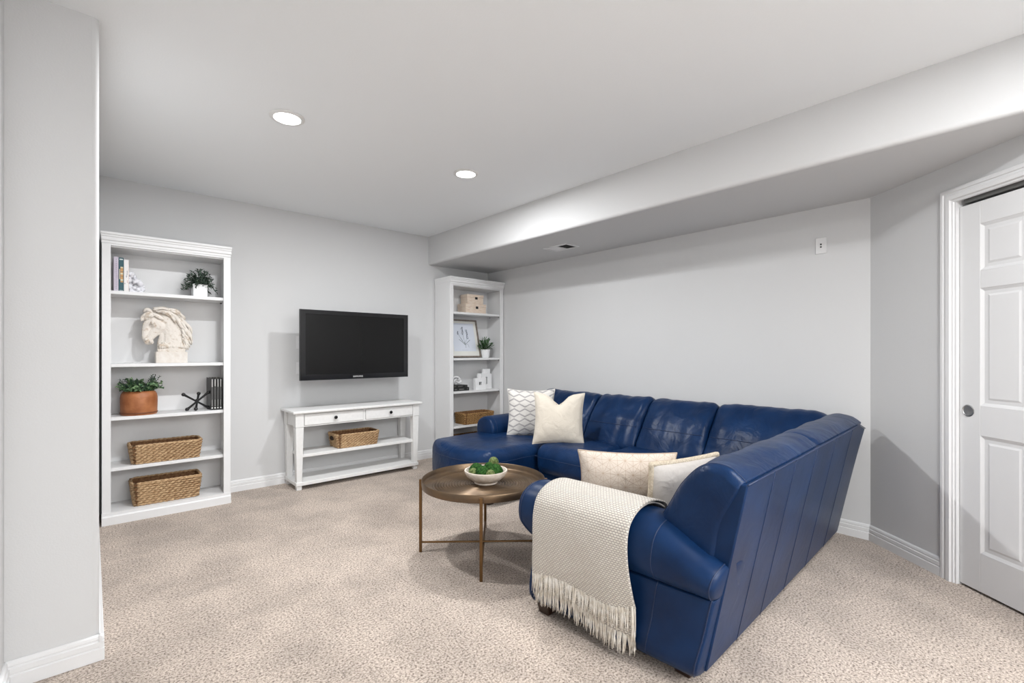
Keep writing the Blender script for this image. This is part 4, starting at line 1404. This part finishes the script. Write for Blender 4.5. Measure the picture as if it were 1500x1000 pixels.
# trim below the block top
hd.box(0.368, 0.540, 4.390, 4.462, hz + 0.084, hz + 0.105)
for sgn in (-1, 1):                                                                    # brow ridge, eye, nostril
    for (a, b, r_, fy) in ((270, 300, 30, 0.040), (180, 555, 24, 0.020), (250, 590, 22, 0.022)):
        hd.ball(hp(a, b, sgn * fy), r_ * U, 12, 8)
ho = obj('head', hd, M_PLAS, bust, smooth=True, fix=False)
rm = ho.modifiers.new('remesh', 'REMESH')
rm.mode = 'VOXEL'
rm.voxel_size = 0.003
rm.use_smooth_shade = True
sm = ho.modifiers.new('smooth', 'SMOOTH')
sm.factor = 0.5
sm.iterations = 3
mane = MB()
rr = random.Random(21)
def lock(pts, r0, dy):
    P = spline([(a, b) for a, b in pts], 14)
    n_ = len(P)
    mane.tube([hp(a, b, dy + 0.004 * math.sin(i * 0.8 + r0)) for i, (a, b) in enumerate(P)],
              [max(0.0012, r0 * U * (0.55 + 0.6 * math.sin(PI * min(1, 0.15 + i / n_))) * (1 - 0.6 * (i / n_) ** 3)) for i in range(n_)], 7)
locks = [[(300, 95), (420, 75), (560, 100), (650, 150)], [(330, 130), (450, 120), (580, 170), (640, 250)], [(480, 100), (600, 130), (700, 200), (760, 260)],
         [(560, 150), (640, 230), (700, 330), (790, 400)], [(620, 180), (720, 260), (800, 330), (860, 420)], [(660, 240), (740, 330), (830, 400), (870, 470)],
         [(690, 300), (760, 400), (820, 480), (860, 560)], [(720, 380), (780, 470), (830, 560), (870, 620)], [(740, 450), (790, 560), (830, 620), (860, 660)],
         [(430, 130), (520, 170), (590, 240), (620, 300)], [(700, 210), (790, 300), (850, 380), (880, 450)], [(760, 360), (840, 430), (880, 520), (875, 600)],
         [(520, 85), (640, 110), (720, 170), (770, 230)], [(730, 520), (770, 600), (800, 660), (840, 690)]]
for L in locks:
    for dy in (-0.040, -0.033, -0.024, -0.012, 0.0, 0.012, 0.024):
        q = [(a + rr.uniform(-20, 20), b + rr.uniform(-18, 18)) for a, b in L]
        lock(q, rr.uniform(14, 25), dy)
for k in range(7):                                                                      # forelock
    a = 120 + 18 * k
    for dy in (-0.026, 0.0):
        lock([(250 + 10 * k, 150), (190 + 14 * k, 160 + 6 * k), (a, 220), (a - 8, 280 - 6 * k)], 20, dy + rr.uniform(-0.006, 0.006))
for k in range(18):                                                                     # ragged hair at the base
    a = 380 + 25 * k
    lock([(a, 600 + rr.uniform(-20, 30)), (a + 12, 660), (a + rr.uniform(-6, 16), 715)], 18, -0.036 + rr.uniform(0, 0.006))
obj('mane', mane, M_PLAS, bust, smooth=True)
ears = MB()
for dy in (-0.024, 0.022):
    P = spline([(250, 150), (330, 185), (400, 220), (445, 242)], 12)
    ears.tube([hp(a, b, dy - (0.008 if dy < 0 else -0.008)) for a, b in P], [U * 8 + U * 30 * math.sin(PI * i / (len(P) - 1)) for i in range(len(P))], 8, flat=0.6)
    P = spline([(150, 140), (190, 100), (240, 120), (280, 160)], 10)
    ears.tube([hp(a, b, dy) for a, b in P], [U * 10 + U * 24 * math.sin(PI * i / (len(P) - 1)) for i in range(len(P))], 8)
obj('ears', ears, M_PLAS, bust, smooth=True)

# brown leather pot with eucalyptus
t = thing('potted_plant', (0.262, 4.43, S1[2]), 'round tan leather pot with leafy green sprigs, third shelf', 'potted plant', 'potted plants on the bookcases')
z0 = S1[2]
M_TAN = mat('tan_leather', (0.27, 0.085, 0.025), 0.5, col2=(0.42, 0.16, 0.06), cscale=14, cdetail=5, bump=0.15, bscale=90)
po = obj('pot', MB().lathe([(0.0, z0), (0.104, z0), (0.108, z0 + 0.008), (0.110, z0 + 0.09), (0.110, z0 + 0.125), (0.106, z0 + 0.150), (0.096, z0 + 0.168), (0.088, z0 + 0.172), (0.082, z0 + 0.168), (0.080, z0 + 0.14), (0.0, z0 + 0.14)], 0.262, 4.43, 48), M_TAN, t, smooth='auto', angle=50)
obj('stitch_band', MB().lathe([(0.1105, z0 + 0.012), (0.1115, z0 + 0.014), (0.1115, z0 + 0.018), (0.1105, z0 + 0.020)], 0.262, 4.43, 48, closed=True), mat('tan_dark', (0.16, 0.05, 0.016), 0.55), t, smooth='auto')
obj('soil', MB().lathe([(0.0, z0 + 0.152), (0.0805, z0 + 0.150), (0.0805, z0 + 0.141), (0.0, z0 + 0.141)], 0.262, 4.43, 24), M_SOIL, t)
rr = random.Random(31)
fl, fd, stm = MB(), MB(), MB()
for k in range(64):
    a = rr.uniform(0, 2 * PI)
    tilt = rr.uniform(0.15, 1.15)
    p0 = Vector((0.262 + 0.05 * math.cos(a), 4.43 + 0.05 * math.sin(a), z0 + 0.148))
    d = Vector((math.cos(a) * math.sin(tilt), math.sin(a) * math.sin(tilt) * 0.8, math.cos(tilt)))
    L = rr.uniform(0.06, 0.115)
    p1 = p0 + d * L
    dark = k % 3 == 0
    if dark:
        p1 = p0 + d * L * 1.25
    p1.y = min(p1.y, 4.56)
    p1.z = max(p1.z, z0 + 0.168)
    stm.tube([p0, p0.lerp(p1, 0.5) + Vector((0, 0, 0.01)), p1], 0.0011, 4)
    n_ = 9
    for j in range(n_):
        f = 0.2 + 0.8 * j / (n_ - 1)
        p = p0.lerp(p1, f) + Vector((0, 0, 0.01 * math.sin(PI * f)))
        for sgn in (-1, 1):
            s = d.cross(Vector((0, 0, 1)))
            dd = (s * sgn + d * 0.5 + rdir(rr, -1) * 0.5)
            leaf(fd if dark else fl, p, dd, Vector((0, -0.4, 1)) + rdir(rr, -1) * 0.5, rr.uniform(0.012, 0.017) if dark else rr.uniform(0.022, 0.030), 0.009 if dark else rr.uniform(0.018, 0.025))
obj('stems', stm, M_STEM, t, smooth=True)
obj('foliage', fl, M_LEAF2, t)['kind'] = 'stuff'
obj('sprigs', fd, M_LEAF2B, t)['kind'] = 'stuff'

# black jack sculpture
t = thing('jack_ornament', (0.615, 4.42, z0), 'black metal jack ornament with knobbed ends, third shelf', 'ornament')
jc = Vector((0.617, 4.42, z0 + 0.078))
M_IRON = mat('black_iron', (0.012, 0.012, 0.013), 0.35)
ends = [(Vector((-0.088, -0.02, 0.052)), Vector((0.082, 0.02, -0.064))), (Vector((0.074, -0.03, 0.062)), Vector((-0.062, 0.0, -0.066))), (Vector((0.02, 0.045, 0.05)), Vector((-0.012, -0.05, -0.062)))]
for (e1, e2) in ends:
    a, b = jc + e1, jc + e2
    P = [a.lerp(b, k / 14) for k in range(15)]
    rd = [0.0072 + 0.0028 * abs(2 * k / 14 - 1) ** 3 for k in range(15)]
    r_ = obj('rod', MB().tube(P, rd, 10), M_IRON, t, smooth=True)
    for q in (a, b):
        obj('knob', MB().ball(q, 0.0140, 16, 10), M_IRON, r_, smooth=True)
obj('hub', MB().ball(jc, 0.011, 14, 10), M_IRON, t, smooth=True)

# four black folders with white spine labels
M_LAB = mat('white_label', (0.72, 0.72, 0.70), 0.6)
M_LABG = mat('grey_label', (0.07, 0.07, 0.07), 0.5)
for k in range(4):
    x0 = 0.7015 + 0.0195 * k
    nm = ('leftmost', 'second', 'third', 'rightmost')[k]
    upright_book(x0, x0 + 0.0185, 4.352, 4.54, z0, 0.252, M_BLACKM, nm + (' from the left' if k in (1, 2) else '') + ' of four slim black books with white spine marks, third shelf',
                 [(0.40, 0.62, 0.72 + 0.02 * (k == 1), 0.965, M_LAB), (0.24, 0.76, 0.34, 0.71, M_LABG), (0.42, 0.58, 0.11, 0.33, mat('grey_mark', (0.45, 0.45, 0.44), 0.6)), (0.25, 0.75, 0.045, 0.085, M_LAB)], group='slim black books')

# ------------------------------------------------------------------ corner bookcase
z0 = S2[0]
M_BOXW = mat('pale_washed_wood', (0.70, 0.55, 0.43), 0.7, col2=(0.80, 0.70, 0.60), cscale=22, cdetail=5, stretch=(1, 6, 6))
def deco_box(x0, x1, y0, y1, z, h, label):
    t = thing('storage_box', ((x0 + x1) / 2, (y0 + y1) / 2, z), label, 'box', 'stacked storage boxes')
    obj('body', MB().box(x0, x1, y0, y1, z, z + h * 0.66), M_BOXW, t, bevel=0.003)
    obj('lid', MB().box(x0 - 0.003, x1 + 0.003, y0 - 0.003, y1 + 0.003, z + h * 0.66, z + h), M_BOXW, t, bevel=0.003)
    xm = (x0 + x1) / 2 + 0.01
    obj('clasp', MB().box(xm - 0.018, xm + 0.018, y0 - 0.006, y0 - 0.002, z + h * 0.48, z + h * 0.74), M_BLACKM, t, bevel=0.002)
    obj('label_print', MB().box(xm + 0.045, xm + 0.10, y0 - 0.0036, y0 - 0.0028, z + h * 0.72, z + h * 0.76), mat('faint_print', (0.5, 0.42, 0.36), 0.7), t)
deco_box(3.205, 3.500, 4.385, 4.55, z0, 0.112, 'lower of two pale wooden boxes on the corner bookcase top shelf')
deco_box(3.238, 3.470, 4.400, 4.535, z0 + 0.1135, 0.108, 'upper of two pale wooden boxes on the corner bookcase top shelf')

# framed lavender print, leaning
z0 = S2[1]
t = thing('picture_frame', (3.25, 4.45, z0), 'framed lavender print leaning on the corner bookcase shelf', 'picture frame')
FW, FH = 0.425, 0.455
tilt = math.radians(13)
def fp(x, z, d=0.0):
    """frame plane: x across, z up the frame, d towards the viewer"""
    return Vector((3.035 + x, 4.435 + z * math.sin(tilt) - d * math.cos(tilt), z0 + 0.001 + z * math.cos(tilt) + d * math.sin(tilt) + 0.002))
def fbox(x0, x1, a, b, d0, d1):
    return MB().hexa([fp(x0, a, d1), fp(x1, a, d1), fp(x1, a, d0), fp(x0, a, d0)], [fp(x0, b, d1), fp(x1, b, d1), fp(x1, b, d0), fp(x0, b, d0)])
M_FRAME = mat('grey_brown_frame', (0.16, 0.13, 0.11), 0.5, col2=(0.24, 0.20, 0.17), cscale=40)
for a in ((0, 0.018, 0, FH), (FW - 0.018, FW, 0, FH)):
    obj('frame_side', fbox(a[0], a[1], a[2], a[3], -0.004, 0.016), M_FRAME, t, bevel=0.002)
for a in ((0.018, FW - 0.018, 0, 0.018), (0.018, FW - 0.018, FH - 0.018, FH)):
    obj('frame_side', fbox(a[0], a[1], a[2], a[3], -0.004, 0.016), M_FRAME, t, bevel=0.002)
obj('mat_board', fbox(0.018, FW - 0.018, 0.018, FH - 0.018, -0.003, 0.004), mat('mat_board', (0.78, 0.78, 0.74), 0.8), t)
obj('paper', fbox(0.055, FW - 0.055, 0.075, FH - 0.045, 0.004, 0.0048), mat('art_paper', (0.70, 0.74, 0.82), 0.8), t)
M_INK = mat('slate_ink', (0.10, 0.12, 0.17), 0.8)
M_INKG = mat('sage_ink', (0.20, 0.24, 0.25), 0.8)
ar, st = MB(), MB()
def ink(pts, r_):
    return [fp(0.055 + x, 0.06 + y, 0.0052) for x, y in pts], r_
for pts, r_ in (([(0.170, 0.055), (0.160, 0.13), (0.150, 0.20), (0.145, 0.30)], 0.0022), ([(0.165, 0.10), (0.185, 0.15), (0.200, 0.19), (0.205, 0.28)], 0.0018), ([(0.165, 0.10), (0.12, 0.16), (0.085, 0.215), (0.078, 0.245)], 0.0016),
                ([(0.165, 0.09), (0.12, 0.13), (0.085, 0.155)], 0.0030), ([(0.165, 0.095), (0.205, 0.125), (0.240, 0.150)], 0.0034), ([(0.165, 0.11), (0.13, 0.14), (0.105, 0.18)], 0.0020), ([(0.17, 0.085), (0.20, 0.10), (0.215, 0.06)], 0.0012)):
    st.tube(ink(spline(pts, 16), r_)[0], r_, 5, flat=0.25)
rr = random.Random(3)
for (cx_, b0, b1, wd) in ((0.146, 0.215, 0.315, 0.016), (0.207, 0.165, 0.285, 0.012), (0.078, 0.215, 0.262, 0.007)):
    for k in range(int((b1 - b0) / 0.006)):
        yb = b0 + 0.006 * k
        for q in range(2):
            dx = rr.uniform(-wd, wd)
            p = fp(0.055 + cx_ + dx - (yb - b0) * 0.06, 0.06 + yb, 0.0052)
            ar.ball(p, (0.0042, 0.0012, 0.0034), 6, 4)
obj('stem_print', st, M_INKG, t)
obj('blossom_print', ar, M_INK, t)
obj('caption_print', fbox(0.165, 0.255, 0.088, 0.0905, 0.0048, 0.0052), mat('caption_ink', (0.45, 0.47, 0.50), 0.8), t)

# small plant in a tapered white pot
t = thing('potted_plant', (3.50, 4.395, z0), 'small spiky green plant in a tapered white pot beside the lavender print', 'potted plant', 'potted plants on the bookcases')
obj('pot', MB().lathe([(0.0, z0), (0.040, z0), (0.042, z0 + 0.004), (0.057, z0 + 0.098), (0.053, z0 + 0.098), (0.050, z0 + 0.08), (0.0, z0 + 0.08)], 3.50, 4.395, 32), M_WHITE, t, smooth='auto')
rr = random.Random(17)
fl, stm = MB(), MB()
c0 = Vector((3.50, 4.395, z0 + 0.08))
for k in range(70):
    d = rdir(rr, 0.05)
    e = c0 + Vector((d.x * 0.10, d.y * 0.055, 0.02 + d.z * 0.125))
    stm.tube([c0, c0.lerp(e, 0.6) + Vector((0, 0, 0.01)), e], 0.001, 4)
    for j in range(5):
        p = c0.lerp(e, 0.45 + 0.55 * j / 4)
        leaf(fl, p, (d + rdir(rr, -0.3) * 0.6), Vector((0, -0.3, 1)) + rdir(rr, -1) * 0.4, rr.uniform(0.030, 0.045), rr.uniform(0.009, 0.013), 0.12)
obj('stems', stm, M_STEM, t, smooth=True)
obj('foliage', fl, M_LEAF3, t)['kind'] = 'stuff'

# black books lying flat and a white knot
z0 = S2[2]
def flat_book(x0, x1, y0, y1, z, h, label):
    t = thing('book', ((x0 + x1) / 2, (y0 + y1) / 2, z), label, 'book', 'black books lying flat')
    mb = MB().box(x0, x1, y0, y1, z, z + 0.003).box(x0, x1, y0, y1, z + h - 0.003, z + h).box(x0, x1, y0, y0 + 0.003, z + 0.003, z + h - 0.003)
    obj('cover', mb, M_BLACKM, t)
    obj('pages', MB().box(x0 + 0.004, x1 - 0.004, y0 + 0.003, y1 - 0.004, z + 0.003, z + h - 0.003), mat('grey_paper', (0.30, 0.29, 0.28), 0.8), t)
    for a, b in ((0.16, 0.30), (0.42, 0.70), (0.88, 0.93)):
        obj('spine_print', MB().box(x0 + (x1 - x0) * a, x0 + (x1 - x0) * b, y0 - 0.0004, y0 + 0.0002, z + h * 0.35, z + h * 0.62), mat('dim_print', (0.16, 0.155, 0.15), 0.6), t)
flat_book(3.000, 3.240, 4.372, 4.55, z0, 0.038, 'thicker black book lying flat, bottom of the pair on the corner bookcase')
flat_book(2.998, 3.222, 4.378, 4.545, z0 + 0.0385, 0.026, 'thinner black book lying flat on another, under the white knot')
zz = z0 + 0.0655
t = thing('knot_ornament', (3.105, 4.43, zz), 'white twisted knot ornament on the flat black books', 'ornament')
kp = []
for k in range(90):
    a = 2 * PI * k / 90
    q = 0.030 + 0.014 * math.cos(3 * a)
    kp.append((3.108 + q * math.cos(2 * a) * 1.25, 4.43 + 0.017 * math.sin(3 * a), zz + 0.054 + q * math.sin(2 * a)))
zmin = min(p[2] for p in kp)
kp = [(p[0], p[1], p[2] - zmin + zz + 0.0105) for p in kp]
obj('strand', MB().tube(kp, 0.0105, 10, closed=True), mat('white_knot', (0.82, 0.82, 0.83), 0.5), t, smooth=True)

# two white house shaped ornaments with window holes
def house(x0, x1, y0, y1, z, h, nx0, nx1, nh, win, label, roof=0.0):
    t = thing('house_ornament', ((x0 + x1) / 2, (y0 + y1) / 2, z), label, 'ornament', 'white house ornaments')
    wx0, wx1, wz0, wz1 = win
    mb = MB().box(x0, wx0, y0, y1, z, z + h).box(wx1, x1, y0, y1, z, z + h).box(wx0, wx1, y0, y1, z, z + wz0).box(wx0, wx1, y0, y1, z + wz1, z + h)
    obj('body', mb, M_WHITE, t)
    obj('recess', MB().box(wx0, wx1, y1 - 0.006, y1 - 0.001, z + wz0, z + wz1), mat('recess_shade', (0.07, 0.07, 0.07), 0.8), t)
    pr_ = [(x0, z + h), (x1, z + h), (x1, z + h + 0.001), ((x0 + x1) / 2 + 0.01, z + h + roof + 0.001), (x0, z + h + 0.001)]
    obj('roof', MB().prism(pr_, lambda p, tt: Vector((p[0], tt, p[1])), y0, y1), M_WHITE, t)
    obj('chimney', MB().box(nx0, nx1, y0 + 0.006, y1 - 0.006, z + h, z + h + nh), M_WHITE, t, bevel=0.001)
house(3.335, 3.492, 4.375, 4.415, z0, 0.135, 3.382, 3.428, 0.055, (3.390, 3.430, 0.052, 0.090), 'small white house ornament with a square window hole, front of the pair')
house(3.475, 3.628, 4.435, 4.475, z0, 0.175, 3.500, 3.606, 0.062, (3.535, 3.565, 0.055, 0.142), 'taller white house ornament with a narrow window slot, behind the small one', roof=0.02)
